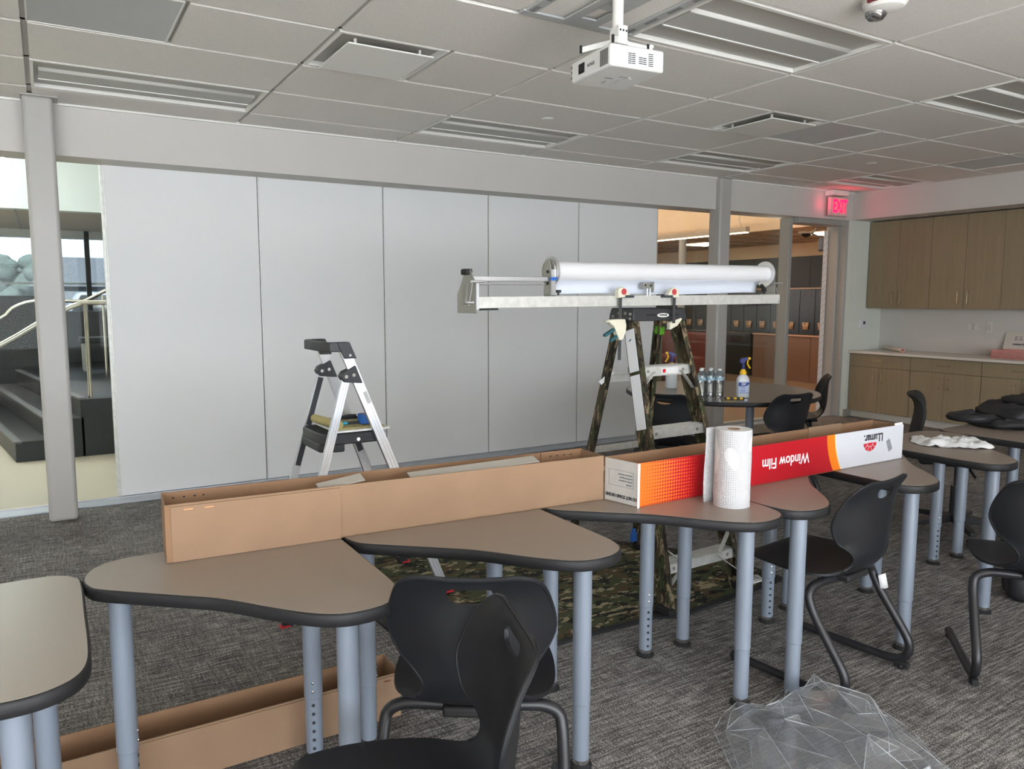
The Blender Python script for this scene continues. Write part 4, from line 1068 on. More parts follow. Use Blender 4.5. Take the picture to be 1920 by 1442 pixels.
# ================================================================== CAMOUFLAGE LADDER
LC = Vector((2.623, 2.884, 0)); LPHI = .03
t = thing('camouflage_ladder', 'camouflage painted step ladder carrying the film roller', 'ladder', LC, LPHI)
ZT = 1.348
def chan(w_, d_, th, sgn):
    """C section: web across the depth, flanges turned to the middle of the ladder (a = along x, b = depth)"""
    s = sgn
    return [(0, -d_ / 2), (-s * w_, -d_ / 2), (-s * w_, -d_ / 2 + th), (-s * th, -d_ / 2 + th), (-s * th, d_ / 2 - th), (-s * w_, d_ / 2 - th), (-s * w_, d_ / 2), (0, d_ / 2)]
for s in (-1, 1):
    p0, p1 = Vector((s * (.250 + .014), -.452 + .041, MZ)), Vector((s * (.154 + .014), -.057 + .034, ZT + .02))
    r = MB().extr(chan(.032, .080, .004, s), p0, p1, (1, 0, 0)).build('front_rail', M['camo_rail'], t, smooth=False)
    d = (p1 - p0); n_ = Vector((s, 0, 0))
    MB().box(s * .264 - .02, s * .264 + .02, -.462, -.367, MZ, MZ + .03).build('foot', M['rubber'], r, bevel=.004)
    if s < 0:
        lab = mat('ladder_label', (222, 224, 228), .5)
        for a_, b_ in ((.60, .80), (.80, .96)):
            c0, c1_ = p0 + d * a_, p0 + d * (b_ - .012)
            q = MB().obox(c0 - Vector((.0025, 0, 0)), c1_ - Vector((.0025, 0, 0)), (0, 1, 0), .064, .002).build('warning_label', lab, r)
        pe = MB(); c = p0 + d * .915 - Vector((.004, .0, 0))
        for k in range(3): pe.obox(c + Vector((0, -.006, -.03 * k)), c + Vector((0, .008, -.03 * k - .012)), (0, 1, 0), .006, .001)
        stuff(pe.build('label_print', M['green'], r))
    p0, p1 = Vector((s * .264, .340, MZ)), Vector((s * .150, .073, ZT + .02))
    r = MB().extr(chan(.026, .040, .004, s), p0, p1, (1, 0, 0)).build('rear_rail', M['camo_rail'], t, smooth=False)
    MB().box(s * .262 - .018, s * .262 + .018, .315, .372, MZ, MZ + .03).build('foot', M['rubber'], r, bevel=.004)
    if s > 0:
        MB().obox(p0.lerp(p1, .925), p0.lerp(p1, .955), (1, 0, 0), .032, .046).build('green_tape', mat('lime_tape', (96, 170, 40), .6), r)
    MB().obox((s * .21, -.29, .56), (s * .215, .20, .60), (0, 0, 1), .02, .004).build('spreader', M['alu_dull'], t)
    MB().obox((s * .225, -.35, .30), (s * .12, -.385, .215), (0, 1, 0), .022, .003).build('step_brace', M['alu_dull'], t)
    MB().obox((s * .235, -.40, .12), (s * .10, -.385, .215), (0, 1, 0), .022, .003).build('step_brace', M['alu_dull'], t)
    MB().obox((s * .185, -.13, 1.0), (s * .09, -.135, 1.095), (0, 1, 0), .022, .003).build('step_brace', M['alu_dull'], t)
for k, z in enumerate((.222, .525, .825, 1.118)):
    f_ = z / ZT; hw = .250 + (.154 - .250) * f_ + .008; yc = -.452 + (.452 - .057) * f_ + .046
    st_ = MB().box(-hw, hw, yc - .040, yc + .042, z - .004, z).box(-hw, hw, yc - .042, yc - .038, z - .046, z).box(-hw, hw, yc + .038, yc + .042, z - .03, z)
    for q in range(5): st_.box(-hw, hw, yc - .034 + q * .016, yc - .028 + q * .016, z, z + .002)
    so_ = st_.build('step', M['alu_dull'], t)
    rv = MB()
    for x in (-hw + .06, hw - .06): rv.cyl((x, yc - .042, z - .022), (x, yc - .046, z - .022), .008, n=12)
    stuff(rv.build('rivets', M['plate'], so_))
    if z > 1: MB().box(-.03, .085, yc - .0436, yc - .042, z - .038, z - .008).build('sticker', M['paper'], so_); MB().box(-.022, -.002, yc - .0444, yc - .0436, z - .032, z - .014).build('sticker_mark', M['red'], so_)
for z in (.30, .66, 1.04): 
    f_ = z / ZT; hw = .264 + (.150 - .264) * f_; yc = .340 + (.073 - .340) * f_
    MB().obox((-hw, yc, z), (hw, yc, z), (0, 0, 1), .035, .012).build('rear_crossbar', M['alu_dull'], t)
MB().obox((-.20, .14, 1.02), (-.13, .12, 1.08), (0, 0, 1), .022, .004).build('rear_brace', M['alu_dull'], t)
cap = MB().add([(x, y, z) for z, hx_, y0, y1 in ((1.340, .182, -.078, .104), (1.375, .179, -.075, .10), (1.404, .173, -.068, .094)) for x, y in ((-hx_, y0), (hx_, y0), (hx_, y1), (-hx_, y1))],
               [(0, 1, 5, 4), (1, 2, 6, 5), (2, 3, 7, 6), (3, 0, 4, 7), (4, 5, 9, 8), (5, 6, 10, 9), (6, 7, 11, 10), (7, 4, 8, 11), (8, 9, 10, 11), (3, 2, 1, 0)]).build('top_cap', M['blackpl'], t, bevel=.006)
sl = MB().box(-.09, -.035, -.0785, -.074, 1.366, 1.374).box(.065, .12, -.0785, -.074, 1.366, 1.374); stuff(sl.build('tool_slots', M['rubber'], cap))
rv = MB()
for y, z in ((-.055, 1.375), (-.055, 1.352), (-.02, 1.378), (.025, 1.378), (.07, 1.362)):
    rv.cyl((-.1785, y, z), (-.185, y, z), .007, n=10)
stuff(rv.build('rivets', M['plate'], cap))
lg = MB(); lg.add([(.015 + .040 * math.cos(2 * PI * k / 28), -.0792, 1.368 + .0105 * math.sin(2 * PI * k / 28)) for k in range(28)], [tuple(range(28))]); lg.build('emblem', M['white'], cap)
text('lettering', 'WERNER', .0135, M['black'], cap, (.015, -.0800, 1.368), (1, 0, 0), (0, 0, 1), bold=.0004)

# ================================================================== FILM ROLLER ON THE LADDER
t = thing('film_roller', 'aluminium film cutting rail with a white film roll on two discs', 'film roller', (1.565, 2.80, 1.4085))
t.rotation_euler = (0, -.0068, 0)
LB = 1.93
MB().box(0, LB, 0, .10, .0, .050).build('beam', M['alu_dull'], t, bevel=.002)
MB().box(.02, .12, .005, .09, -.008, 0).box(LB - .16, LB - .06, .005, .09, -.008, 0).build('pad', M['rubber'], t)
# left end plate with crank
pl_ = [(-.035, -.02), (.135, -.02), (.135, .06), (.10, .105), (.06, .162), (.02, .165), (-.03, .10)]
e = MB()
e.add([(x, y, z) for x in (-.012, -.006) for y, z in pl_], [tuple(range(7)), tuple(range(13, 6, -1))] + [(i, (i + 1) % 7, 7 + (i + 1) % 7, 7 + i) for i in range(7)])
ep = e.build('end_plate', M['plate'], t, bevel=.001)
MB().box(-.012, .0, -.038, -.032, -.005, .105).build('plate_flange', M['alu'], ep)
MB().box(-.03, .004, .02, .07, .142, .168).build('end_stop', M['rubber'], ep, bevel=.006)
MB().obox((-.025, -.02, .11), (-.05, -.03, .01), (0, 1, 0), .022, .006).obox((-.045, -.01, .10), (-.075, -.05, .02), (0, 1, 0), .022, .006).build('crank_arm', M['plate'], t, bevel=.002)
MB().cyl((-.03, -.025, .113), (.03, -.025, .113), .006, n=10).build('crank_pin', M['alu'], t)
MB().cyl((-.075, -.045, .025), (-.03, -.045, .025), .006, n=10).build('crank_pin', M['alu'], t)
MB().box(0, .40, .03, .062, .117, .137).build('guide_bar', M['alu'], t, bevel=.002)
MB().cyl((0, .02, .103), (.37, .02, .103), .004, n=8).build('guide_rod', M['alu'], t)
# brackets and discs
RY, RZ = .065, .163
def disc(x, sgn, nm):
    d = MB().lathe([(0, 0), (.040, 0), (.042, .006 * sgn), (.058, .006 * sgn), (.069, .010 * sgn), (.069, .016 * sgn), (.05, .018 * sgn), (0, .018 * sgn)], (x, RY, RZ), 40, 'x').build('disc', M['alu'], t)
    MB().lathe([(.044, -.001 * sgn), (.050, -.004 * sgn), (.056, .004 * sgn)], (x, RY, RZ), 40, 'x').build('disc_ring', M['plate'], d)
    return d
d1_ = disc(.425, 1, 'l'); d2_ = disc(1.892, -1, 'r')
MB().add([(x, y, z) for x in (.405, .411) for y, z in ((.02, .05), (.075, .05), (.075, .17), (.06, .215), (.035, .215), (.015, .15))], [tuple(range(6)), tuple(range(11, 5, -1))] + [(i, (i + 1) % 6, 6 + (i + 1) % 6, 6 + i) for i in range(6)]).build('bracket', M['plate'], t)
MB().box(.405, .428, .012, .017, .05, .170).box(.405, .47, .012, .06, .05, .054).build('bracket_flange', M['alu'], t)
MB().box(.398, .432, .010, .013, .120, .135).build('blue_tape', M['blue'], t)
rv = MB()
for z in (.16, .108): rv.cyl((.404, .04, z), (.399, .04, z), .007, n=10)
stuff(rv.build('bolts', M['rubber'], t))
for x in (.455, 1.835):
    MB().cyl((x, .03, .054), (x, .03, .066), .005, n=8).cyl((x, .03, .066), (x, .03, .078), .013, n=14).build('knob', M['rubber'], t)
MB().box(1.905, 1.911, .02, .10, .05, .14).box(1.84, 1.91, .012, .06, .05, .054).build('bracket', M['plate'], t)
MB().obox((1.915, .0, .01), (1.945, .06, .115), (0, 1, 0), .02, .005).build('end_arm', M['alu'], t)
MB().cyl((1.90, .03, .112), (1.985, .03, .112), .005, n=10).build('end_pin', M['alu'], t)
# the roll and the sheet hanging from it
MB().cyl((.44, RY, RZ), (1.876, RY, RZ), .0455, n=48).build('film_roll', M['film'], t)
rows = []
for k, (y, z) in enumerate(catmull([(RY - .030, RZ - .034, 0), (RY - .006, RZ - .06, 0), (RY + .0, RZ - .085, 0), (RY - .004, RZ - .105, 0)], 4)[i].to_2d() for i in range(13)):
    rows.append([(.448 + 1.375 * j / 24 - (.02 if j == 24 else 0) * k / 12, y + .0015 * math.sin(j * .9), z + .004 * math.sin(j * .35)) for j in range(25)])
MB().grid(rows).build('film_sheet', mat('film_bluish_white', (200, 206, 217), .4), t, solid=.0006)
MB().tube([(1.80, .02, .10), (1.835, .025, .075), (1.83, .03, .06)], .01, 8).build('dark_clip', M['rubber'], t)
# middle block on a post
MB().box(.95, 1.005, .01, .04, .083, .113).box(1.008, 1.016, .008, .042, .065, .115).build('mid_block', M['plate'], t, bevel=.002)
MB().cyl((.985, .025, .05), (.985, .025, .085), .006, n=10).cyl((1.003, .025, .05), (1.003, .025, .085), .004, n=8).build('mid_post', M['alu'], t)
rv = MB().cyl((.958, .01, .10), (.958, .006, .10), .005, n=8).cyl((.994, .01, .098), (.994, .006, .098), .005, n=8); stuff(rv.build('screws', M['rubber'], t))

# ================================================================== BAR CLAMPS
def clamp(x, flip, label, rest):
    t = thing('bar_clamp', label, 'clamp', (x, 2.786, 1.4585), 0)
    s = -1 if flip else 1
    MB().box(-.008, .008, -.006, -.001, -.30 if not flip else -.13, .02).build('bar', mat('clamp_bar_steel', (84, 86, 88), .4, metal=.6), t)
    j = MB(); pr_ = [(-s * .02, -.006), (-s * .022, .028), (-s * .012, .042), (s * .012, .046), (s * .030, .038), (s * .052, .008), (s * .05, .0), (s * .0, -.004)]
    j.add([(a, y, b) for y in (-.014, .014) for a, b in pr_], [tuple(range(8)), tuple(range(15, 7, -1))] + [(i, (i + 1) % 8, 8 + (i + 1) % 8, 8 + i) for i in range(8)])
    jo = j.build('jaw', M['cream'], t, bevel=.003)
    MB().cyl((s * .012, -.016, .024), (s * .012, -.013, .024), .015, n=18).build('button', mat('clamp_red', (176, 60, 66), .5), jo)
    MB().box(min(s * .02, s * .075), max(s * .02, s * .075), -.016, .016, -.004, .008).build('pad', mat('clamp_pad', (44, 56, 58), .6), jo, bevel=.002)
    if not flip:
        h = MB(); pr_ = [(-.028, -.105), (.022, -.105), (.030, -.135), (.026, -.17), (.008, -.205), (-.012, -.205), (-.026, -.175), (-.045, -.14), (-.078, -.118), (-.092, -.120), (-.088, -.110), (-.05, -.106)]
        n_ = len(pr_)
        h.add([(a, y, b) for y in (-.018, .014) for a, b in pr_], [tuple(range(n_)), tuple(range(2 * n_ - 1, n_ - 1, -1))] + [(i, (i + 1) % n_, n_ + (i + 1) % n_, n_ + i) for i in range(n_)])
        h.build('handle_body', M['cream'], t, bevel=.004)
        MB().obox((-.03, -.004, -.150), (-.095, -.004, -.182), (0, 1, 0), .022, .014).obox((-.018, -.004, -.185), (-.058, -.004, -.208), (0, 1, 0), .02, .014).build('trigger', M['green'], t, bevel=.004)
    else:
        MB().add([(a, y, b) for y in (.02, .045) for a, b in ((.0, -.125), (.05, -.112), (.075, -.105), (.082, -.112), (.05, -.145), (.0, -.165))], [tuple(range(6)), tuple(range(11, 5, -1))] + [(i, (i + 1) % 6, 6 + (i + 1) % 6, 6 + i) for i in range(6)]).build('handle_body', M['cream'], t, bevel=.003)
    return t
clamp(2.345, False, 'bar clamp with a cream grip hanging at the left of the ladder cap', 0)
clamp(2.690, True, 'bar clamp with a red button at the right of the ladder cap', 0)

# ================================================================== SMALL ALUMINIUM LADDER
SX, SY = 1.206, 3.443
t = thing('platform_ladder', 'small aluminium platform ladder with black handle before the panels', 'ladder', (SX, SY, 0), .019)
alp = M['alu']
def rail_prof(w_, d_): # shallow ribs
    return [(-w_ / 2, -d_ / 2), (-w_ / 6 - .003, -d_ / 2), (-w_ / 6 - .002, -d_ / 2 + .002), (-w_ / 6 + .002, -d_ / 2 + .002), (-w_ / 6 + .003, -d_ / 2), (w_ / 6 - .003, -d_ / 2), (w_ / 6 - .002, -d_ / 2 + .002), (w_ / 6 + .002, -d_ / 2 + .002), (w_ / 6 + .003, -d_ / 2), (w_ / 2, -d_ / 2), (w_ / 2, d_ / 2), (-w_ / 2, d_ / 2)]
lb_ = mat('ladder_sticker', (44, 46, 52), .5)
for s in (-1, 1):
    hd, hg_, ff, rf = Vector((-.062, s * .163, 1.235)), Vector((-.022, s * .166, 1.106)), Vector((.410, s * .249, MZ)), Vector((-.367, s * .199, .0))
    u = (ff - hd).normalized(); 
    fr = MB().extr([(b * 1.0, a) for a, b in []] or [(a, b) for a, b in rail_prof(.044, .024)], ff if s < 0 else hd, hd if s < 0 else ff, (1, 0, .35)).build('front_rail', alp, t)
    MB().obox(ff + Vector((0, 0, 0)), ff - u * .05, (1, 0, .35), .05, .03).build('foot', M['rubber'], fr, bevel=.003)
    MB().obox(ff + Vector((-.01, 0, .004)), ff + Vector((.035, 0, .004)), (0, 1, 0), .036, .008).build('red_tread', M['red'], fr)
    rt = Vector((-.050, s * .166, 1.10)); ur = (rf - rt).normalized()
    rr_ = MB().extr(rail_prof(.036, .022), rf if s < 0 else rt, rt if s < 0 else rf, (1, 0, -.3)).build('rear_rail', alp, t)
    MB().obox(rf, rf - ur * .05, (1, 0, -.3), .042, .028).build('foot', M['rubber'], rr_, bevel=.003)
    MB().obox(rf + Vector((-.03, 0, .004)), rf + Vector((.012, 0, .004)), (0, 1, 0), .034, .008).build('red_tread', M['red'], rr_)
    hb = [(-.068, 1.075), (-.005, 1.068), (.022, 1.066), (-.012, 1.150), (-.040, 1.135), (-.070, 1.122), (-.084, 1.10)]
    y0, y1 = (s * .166 - .024, s * .166 + .024)
    h = MB().add([(a, y, b) for y in (y0, y1) for a, b in hb], [tuple(range(7)), tuple(range(13, 6, -1))] + [(i, (i + 1) % 7, 7 + (i + 1) % 7, 7 + i) for i in range(7)]).build('hinge_bracket', M['blackpl'], t, bevel=.004)
    for a, b in ((-.058, 1.10), (-.022, 1.106)):
        MB().cyl((a, y0 - .002 if s < 0 else y0 - .002, b), (a, y0 + .002, b), .008, n=14).build('rivet', M['chrome'], h)
    if s > 0:
        for a_, b_ in ((.03, .24), (.31, .42)): MB().obox(rt.lerp(rf, a_) - Vector((0, .0125, 0)), rt.lerp(rf, b_) - Vector((0, .0125, 0)), (1, 0, -.3), .026, .001).build('sticker', lb_, rr_)
        MB().obox(hd.lerp(ff, .36) - Vector((0, .0135, 0)), hd.lerp(ff, .46) - Vector((0, .0135, 0)), (1, 0, .35), .03, .001).build('sticker', lb_, fr)
    else:
        MB().obox(hd.lerp(ff, .17) - Vector((-.010, .0135, 0)), hd.lerp(ff, .215) - Vector((-.010, .0135, 0)), (1, 0, .35), .02, .001).build('sticker', mat('grey_sticker', (176, 174, 172), .5), fr)
# handle tray: U shaped bar with a recessed top
hp = MB(); zt, zb = 1.256, 1.212
out_ = [(-.20, -.155), (-.17, -.175), (-.005, -.178), (.0, .178), (-.17, .175), (-.20, .155)]
hp.prism([(-.150, -.12), (-.125, -.172), (-.055, -.180), (-.055, -.145), (-.110, -.138), (-.120, -.10), (-.120, .10), (-.110, .138), (-.055, .145), (-.055, .180), (-.125, .172), (-.150, .12)], zb, zt)
hp.prism([(-.095, -.182), (-.05, -.182), (-.035, -.182), (-.035, -.143), (-.095, -.143)], 1.180, zt).prism([(-.095, .143), (-.035, .143), (-.035, .182), (-.095, .182)], 1.180, zt)
hp.prism([(-.145, -.125), (-.06, -.17), (-.06, .17), (-.145, .125)], zb + .004, zb + .016)
for v in range(len(hp.v)):
    x, y, z = hp.v[v]; hp.v[v] = (x + (1.256 - z) * .42 * (x > -.10) - .0, y, z - .0 + 0)
hpo = hp.build('handle', M['blackpl'], t, bevel=.004)
for s in (-1, 1): MB().cyl((-.035, s * .182 - .003, 1.196), (-.035, s * .182 + .003, 1.196), .006, n=12).build('rivet', M['chrome'], hpo)
# platform
pf = MB().prism([(-.165, -.13), (-.14, -.166), (.0, -.172), (.135, -.172), (.135, .172), (.0, .172), (-.14, .166), (-.165, .13)], .786, .835)
pf.prism([(-.172, -.12), (-.14, -.15), (-.06, -.158), (-.09, .0), (-.06, .158), (-.14, .15), (-.172, .12)], .750, .790)
pfo = pf.build('platform', M['blackpl'], t, bevel=.006)
rb = MB()
for k in range(7): rb.box(-.152 + k * .013, -.146 + k * .013, -.12, .12, .835, .838)
stuff(rb.build('grip_ribs', M['rubber'], pfo))
MB().cyl((.0, -.176, .806), (.0, -.170, .806), .008, n=12).build('rivet', M['chrome'], pfo)
for z in (.28, .53):
    xx = .410 - .43 * z / 1.106 - .0; hw = .249 - .083 * z / 1.1
    MB().box(xx - .05, xx + .045, -hw, hw, z - .03, z).build('step', alp, t, bevel=.003)
MB().box(-.27, -.235, -.185, .185, .30, .33).build('rear_crossbar', alp, t)
# things on the platform
B0 = Vector((SX, SY, 0))
t = tag(MB().box(-.10, .165, -.16, .15, 0, .009).build('work_board', M['white'], bevel=.002), 'thin white board lying across the ladder platform', 'board'); t.location = B0 + Vector((0, 0, .8385)); t.rotation_euler = (0, .0, .02)
t = thing('masking_paper', 'olive masking paper roll and sheet on the ladder platform', 'paper', B0 + Vector((0, 0, .848)))
rows = []
for i in range(13):
    rows.append([(-.09 + .245 * i / 12, -.135 + .26 * j / 8, .001 + .008 * abs(mnoise.noise(Vector((i * .5, j * .5, 2)))) + (.028 * max(0, i - 9) / 3 if j > 4 else 0)) for j in range(9)])
MB().grid(rows).build('sheet', M['kraft'], t, solid=.0008)
cv = Vector((-.070, -.125, .022)); cw = Vector((-.105, .14, .022))
MB().cyl(cv, cw, .020, n=20).build('roll', M['kraft'], t)
t = thing('tape_roll', 'roll of blue painter tape on the ladder platform', 'tape', B0 + Vector((.085, -.05, .858)))
MB().lathe([(.024, 0), (.036, 0), (.036, .044), (.024, .044), (.024, 0)], n=32).build('tape', M['blue'], t)
MB().lathe([(.0235, .001), (.0235, .043), (.022, .043), (.022, .001), (.0235, .001)], n=24).build('core', M['card'], t)
t = thing('marker_pen', 'teal and black marker pen on the ladder platform', 'marker', B0 + Vector((-.005, -.065, .866)))
MB().cyl((-.055, 0, 0), (-.005, 0, 0), .007, n=12).build('cap', mat('teal_plastic', (30, 150, 180), .4), t)
MB().cyl((-.005, 0, 0), (.075, .01, 0), .007, n=12).build('barrel', M['blackpl'], t)
t = thing('squeegee', 'black squeegee blade lying at the back of the ladder platform', 'squeegee', B0 + Vector((.02, .06, .864)))
MB().box(-.09, .07, -.012, .012, 0, .012).build('blade', M['rubber'], t, bevel=.003)
MB().tube([(-.02, .0, .012), (.02, 0, .018), (.06, 0, .016)], .007, 8).build('grip', M['blackpl'], t)
# blue clip and cable bundle by the rear foot
t = thing('spring_clip', 'small blue clip on the rear foot of the camouflage ladder', 'clip', (2.79, 3.16, .11))
MB().box(-.018, .018, -.012, .012, -.025, .025).build('jaw', M['blue'], t, bevel=.004)
MB().box(-.006, .006, -.014, .014, .02, .05).build('grip', M['blue'], t, bevel=.003)

# ================================================================== PROJECTOR
t = thing('projector', 'white projector hanging upside down from the ceiling on a pole', 'projector', (2.040, 2.510, 2.398), -.09)
pw, pd, ph = .272, .305, .090
bmx = MB().box(0, pw, 0, pd, 0, ph).build('body', mat('projector_white', (228, 228, 226), .4), t, bevel=.010, seg=4)
MB().box(-.0015, .004, .195, .245, .022, .066).build('lens_window', mat('lens_dark', (16, 16, 24), .1), t, bevel=.004)
v = MB()
for k in range(8): v.box(-.001, .003, .018 + k * .0075, .0215 + k * .0075, .010, .074)
stuff(v.build('front_vents', M['hole'], t))
v = MB()
for x0, n_, x1, zs in ((.088, 6, .105, .018), (.107, 6, .124, .018), (.141, 4, .160, .022), (.162, 4, .180, .022), (.19, 7, .214, .018)):
    for k in range(n_): v.box(x0, x1, -.001, .003, zs + k * .0078, zs + .0032 + k * .0078)
stuff(v.build('side_vents', M['hole'], t))
text('lettering', 'EPSON', .018, M['inkgrey'], t, (-.0012, .145, .043), (0, 1, 0), (0, 0, -1), bold=.0006)
text('lettering', 'EPSON', .022, mat('faint_print', (196, 196, 196), .4), t, (.16, .20, -.0012), (.0, 1, 0), (-1, 0, 0), bold=.0004)
MB().add([(.012, .17, -.0008), (.075, .20, -.0008), (.07, .235, -.0008), (.012, .245, -.0008)], [(0, 1, 2, 3)]).build('slider_recess', M['white'], t)
v = MB().box(.08, .12, .155, .162, -.0012, .001).box(.11, .115, .20, .235, -.0012, .001).box(.13, .17, .12, .125, -.0012, .001); stuff(v.build('slots', M['inkgrey'], t))
b_ = MB()
for x, y in ((.16, .14), (.18, .12), (.18, .16), (.20, .14)): b_.cyl((x, y, -.0015), (x, y, .001), .006, n=10)
stuff(b_.build('buttons', M['paper'], t))
v = MB()
for k in range(3): v.box(.0, .05, pd - .001, pd + .001, .02 + k * .022, .028 + k * .022)
stuff(v.build('ports', M['hole'], t))
MB().cyl((.22, .03, ph), (.22, .03, ph + .02), .011, n=14).cyl((.22, .03, ph + .012), (.22, .03, ph + .022), .016, n=14).build('mount_foot', M['white'], t)
t = thing('projector_mount', 'white ceiling pole and bracket holding the projector', 'mount', (2.13, 2.575, 2.49))
wm_ = M['white']
MB().cyl((0, 0, .075), (0, 0, .216), .0235, n=28).build('pole', wm_, t)
MB().add([(x, y, z) for x in (-.022, .022) for y, z in ((-.026, .03), (.026, .03), (.026, .075), (.018, .088), (-.026, .088))], [tuple(range(5)), tuple(range(9, 4, -1))] + [(i, (i + 1) % 5, 5 + (i + 1) % 5, 5 + i) for i in range(5)]).build('collar_bracket', wm_, t, bevel=.003)
MB().box(-.024, .026, -.034, -.03, .028, .09).build('face_plate', wm_, t, bevel=.002)
v = MB()
for x in (-.014, .002, .018): v.cyl((x, -.034, .068), (x, -.036, .068), .0045, n=10)
stuff(v.build('bolt_holes', M['hole'], t))
MB().box(-.028, .028, -.04, .05, .012, .03).build('hub', wm_, t, bevel=.004)
MB().cyl((-.0, -.03, .0), (-.0, -.03, .018), .008, n=12).build('screw_post', M['chrome'], t)
for a, b in (((-.02, .02, .03), (-.115, .10, .006)), ((.02, .0, .03), (.115, -.06, .004)), ((.0, .05, .025), (.06, .15, .004)), ((-.02, -.03, .03), (-.09, -.08, .004))):
    ar = MB().obox(a, b, (0, 0, 1), .022, .004).build('arm', wm_, t)
    MB().cyl((b[0], b[1], b[2] - .012), (b[0], b[1], b[2] + .018), .006, n=10).build('knob', M['rubber'], ar)
# suspended plate frame in the tile bay
t = thing('ceiling_plate', 'grey slotted mounting frame in the ceiling above the projector', 'mounting plate', (GX0 + GW - .61, GY0 - GD * 2, CZ), 0)
gm = mat('mount_grey', (176, 178, 178), .5)
MB().box(-.60, .60, .011, .598, .006, .02).build('tile', M['tile'], t)
for x0 in (.012, .548):
    r_ = MB().box(x0, x0 + .05, .0, .60, -.006, .004).build('side_rail', gm, t, bevel=.001)
    v = MB()
    for k in range(4): v.box(x0 + .014, x0 + .036, .04 + k * .15, .12 + k * .15, -.0068, -.0055)
    stuff(v.build('slot', mat('slot_grey', (128, 130, 131), .6), r_))
for y0_, y1_ in ((.556, .60), (0, .03)): MB().box(.0, .61, y0_, y1_, -.008, .002).build('cross_rail', gm, t, bevel=.001)
MB().box(.21, .262, .03, .556, -.012, -.004).box(.345, .397, .03, .556, -.012, -.004).box(.262, .345, .03, .10, -.012, -.004).box(.262, .345, .49, .556, -.012, -.004).box(.262, .345, .2, .37, -.012, -.004).build('pole_carrier', gm, t, bevel=.001)

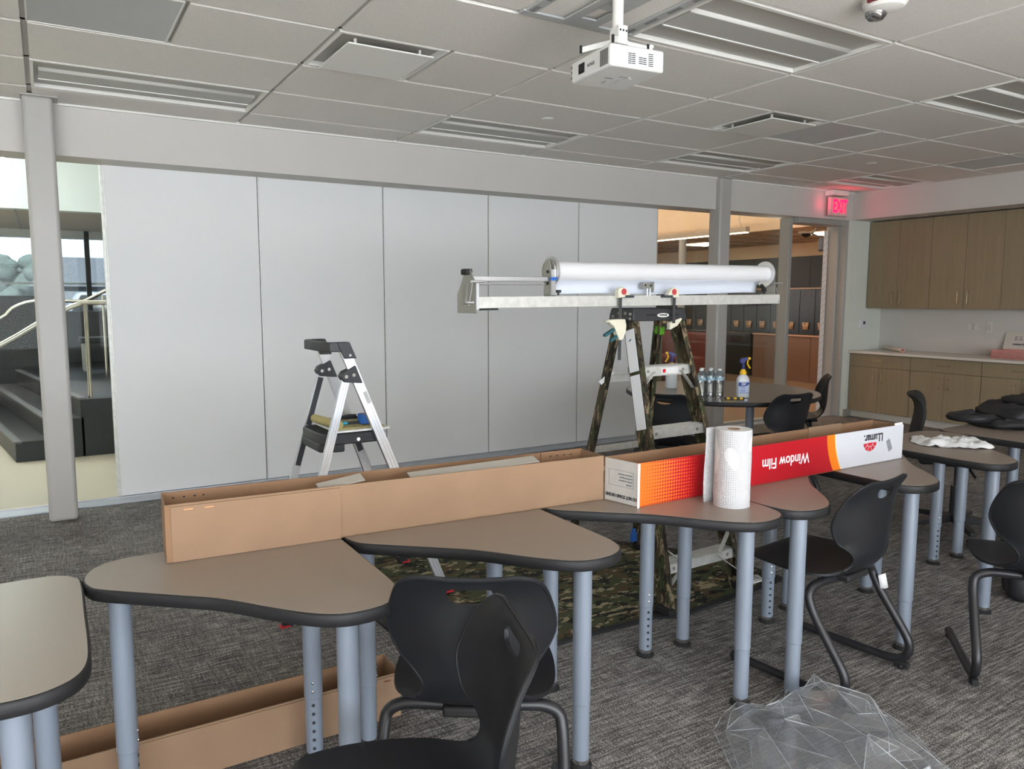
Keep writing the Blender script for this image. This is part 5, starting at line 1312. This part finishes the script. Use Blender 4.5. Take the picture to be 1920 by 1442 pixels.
# ================================================================== BOTTLES AND KNIFE ON THE ROUND TABLE
TT = .7305
def spray(loc, rz, label, dup_=None):
    t = thing('spray_bottle', label, 'spray bottle', loc, rz)
    body = mat('milky_plastic', (216, 220, 224), .35)
    mb = MB(); rows = []
    for f_, z in ((.0, 0), (.94, .0), (1, .008), (1, .118), (.97, .132), (.80, .150), (.55, .162), (.38, .168), (.36, .172)):
        rows.append([(.046 * f_ * math.copysign(abs(math.cos(a)) ** .8, math.cos(a)), .036 * f_ * math.copysign(abs(math.sin(a)) ** .8, math.sin(a)), z) for a in [2 * PI * j / 32 for j in range(33)]])
    b = MB().grid(rows).build('bottle', body, t)
    lab = []
    for z in (.03, .118): lab.append([(.0466 * math.copysign(abs(math.cos(a)) ** .8, math.cos(a)), .0366 * math.copysign(abs(math.sin(a)) ** .8, math.sin(a)), z) for a in [PI + PI * (.12 + .76 * j / 16) for j in range(17)]])
    MB().grid(lab).build('label', mat('label_pale_blue', (190, 202, 226), .4), b)
    l2 = []
    for z in (.084, .112): l2.append([(.047 * math.copysign(abs(math.cos(a)) ** .8, math.cos(a)), .037 * math.copysign(abs(math.sin(a)) ** .8, math.sin(a)), z - (.012 if z < .1 and j > 8 else 0) * 0 + (.02 * max(0, j - 9) / 7 if z < .1 else 0)) for j, a in enumerate([PI + PI * (.2 + .62 * j / 16) for j in range(17)])])
    MB().grid(l2).build('label_band', mat('label_navy', (52, 74, 146), .4), b)
    text('lettering', 'ZEP', .021, mat('label_light', (214, 214, 220), .5), b, (-.009, -.0385, .099), (1, 0, 0), (0, 0, 1), bold=.0006)
    ln = MB()
    for z, w_ in ((.076, .030), (.068, .036), (.054, .036), (.046, .036)): ln.box(-.03, -.03 + w_, -.0382, -.0372, z, z + .004)
    ln.box(-.036, .036, -.0376, -.0366, .033, .037)
    stuff(ln.build('label_text', mat('label_blue_text', (96, 124, 190), .5), b))
    MB().lathe([(.017, .166), (.024, .17), (.0235, .186), (.016, .198), (.0145, .206)], n=24).build('collar', M['yellow'], t)
    MB().cyl((0, 0, .204), (0, 0, .26), .0115, n=16).build('neck', M['navy'], t)
    n_ = MB(); pr_ = [(-.028, .252), (-.03, .272), (-.022, .284), (.0, .292), (.030, .292), (.034, .276), (.012, .268), (.008, .25)]
    n_.add([(a, y, z) for y in (-.012, .012) for a, z in pr_], [tuple(range(8)), tuple(range(15, 7, -1))] + [(i, (i + 1) % 8, 8 + (i + 1) % 8, 8 + i) for i in range(8)]); n_.build('trigger_head', M['navy'], t, bevel=.003)
    MB().box(.030, .052, -.010, .010, .276, .293).build('nozzle', M['yellow'], t, bevel=.004)
    MB().tube(catmull([(.036, 0, .276), (.030, 0, .252), (.036, 0, .235), (.052, 0, .212)], 4), .0058, 8).build('trigger', M['yellow'], t)
    return t
s1 = spray((4.374, 3.80, TT), math.radians(-26), 'white spray bottle with navy and yellow trigger on the round table')
dup(s1, (4.34, 4.50, TT), math.radians(150), 'white spray bottle seen between the rungs of the camouflage ladder')
bt = glass('bottle_plastic', (240, 245, 247), .06, .16, 1.0)
def bottle(loc, label):
    t = thing('water_bottle', label, 'bottle', loc, random.uniform(0, 3), 'small water bottles on the round table')
    pr_ = [(0, .006), (.02, 0), (.030, .006), (.031, .03)]
    for k in range(6): pr_ += [(.029, .036 + k * .014), (.0312, .043 + k * .014)]
    pr_ += [(.0312, .13), (.0312, .155), (.026, .175), (.015, .19), (.0125, .195), (.0125, .203)]
    MB().lathe(pr_, n=24).build('bottle', bt, t)
    MB().lathe([(.0316, .128), (.0316, .153)], n=24).build('label', mat('bottle_label', (150, 176, 190), .4, var=.45, vscale=40), t)
    MB().lathe([(.0142, .198), (.0142, .211), (.0, .2115)], n=18).build('cap', mat('clear_cap', (216, 222, 226), .3), t)
    return t
for k, (x, y, lb) in enumerate(((4.085, 3.93, 'small water bottle, left front one of the cluster beside the ladder rail'), (4.150, 3.905, 'small water bottle, middle front one of the cluster'), (4.205, 3.868, 'small water bottle, right front one nearest the knife'),
                              (4.150, 3.985, 'small water bottle, left one of the back row'), (4.212, 3.958, 'small water bottle, right one of the back row'))):
    bottle((x, y, TT), lb)
t = thing('utility_knife', 'black and yellow utility knife on the edge of the round table', 'knife', (4.235, 3.735, TT + .008), -.50)
MB().box(-.085, .06, -.011, .011, -.007, .007).build('handle', M['blackpl'], t, bevel=.004)
for x in (-.06, -.01, .035): MB().box(x - .012, x + .012, -.0118, .0118, -.0078, .0078).build('grip', M['yellow'], t, bevel=.004)
MB().box(.06, .085, -.002, .002, -.005, .005).build('blade', M['chrome'], t)
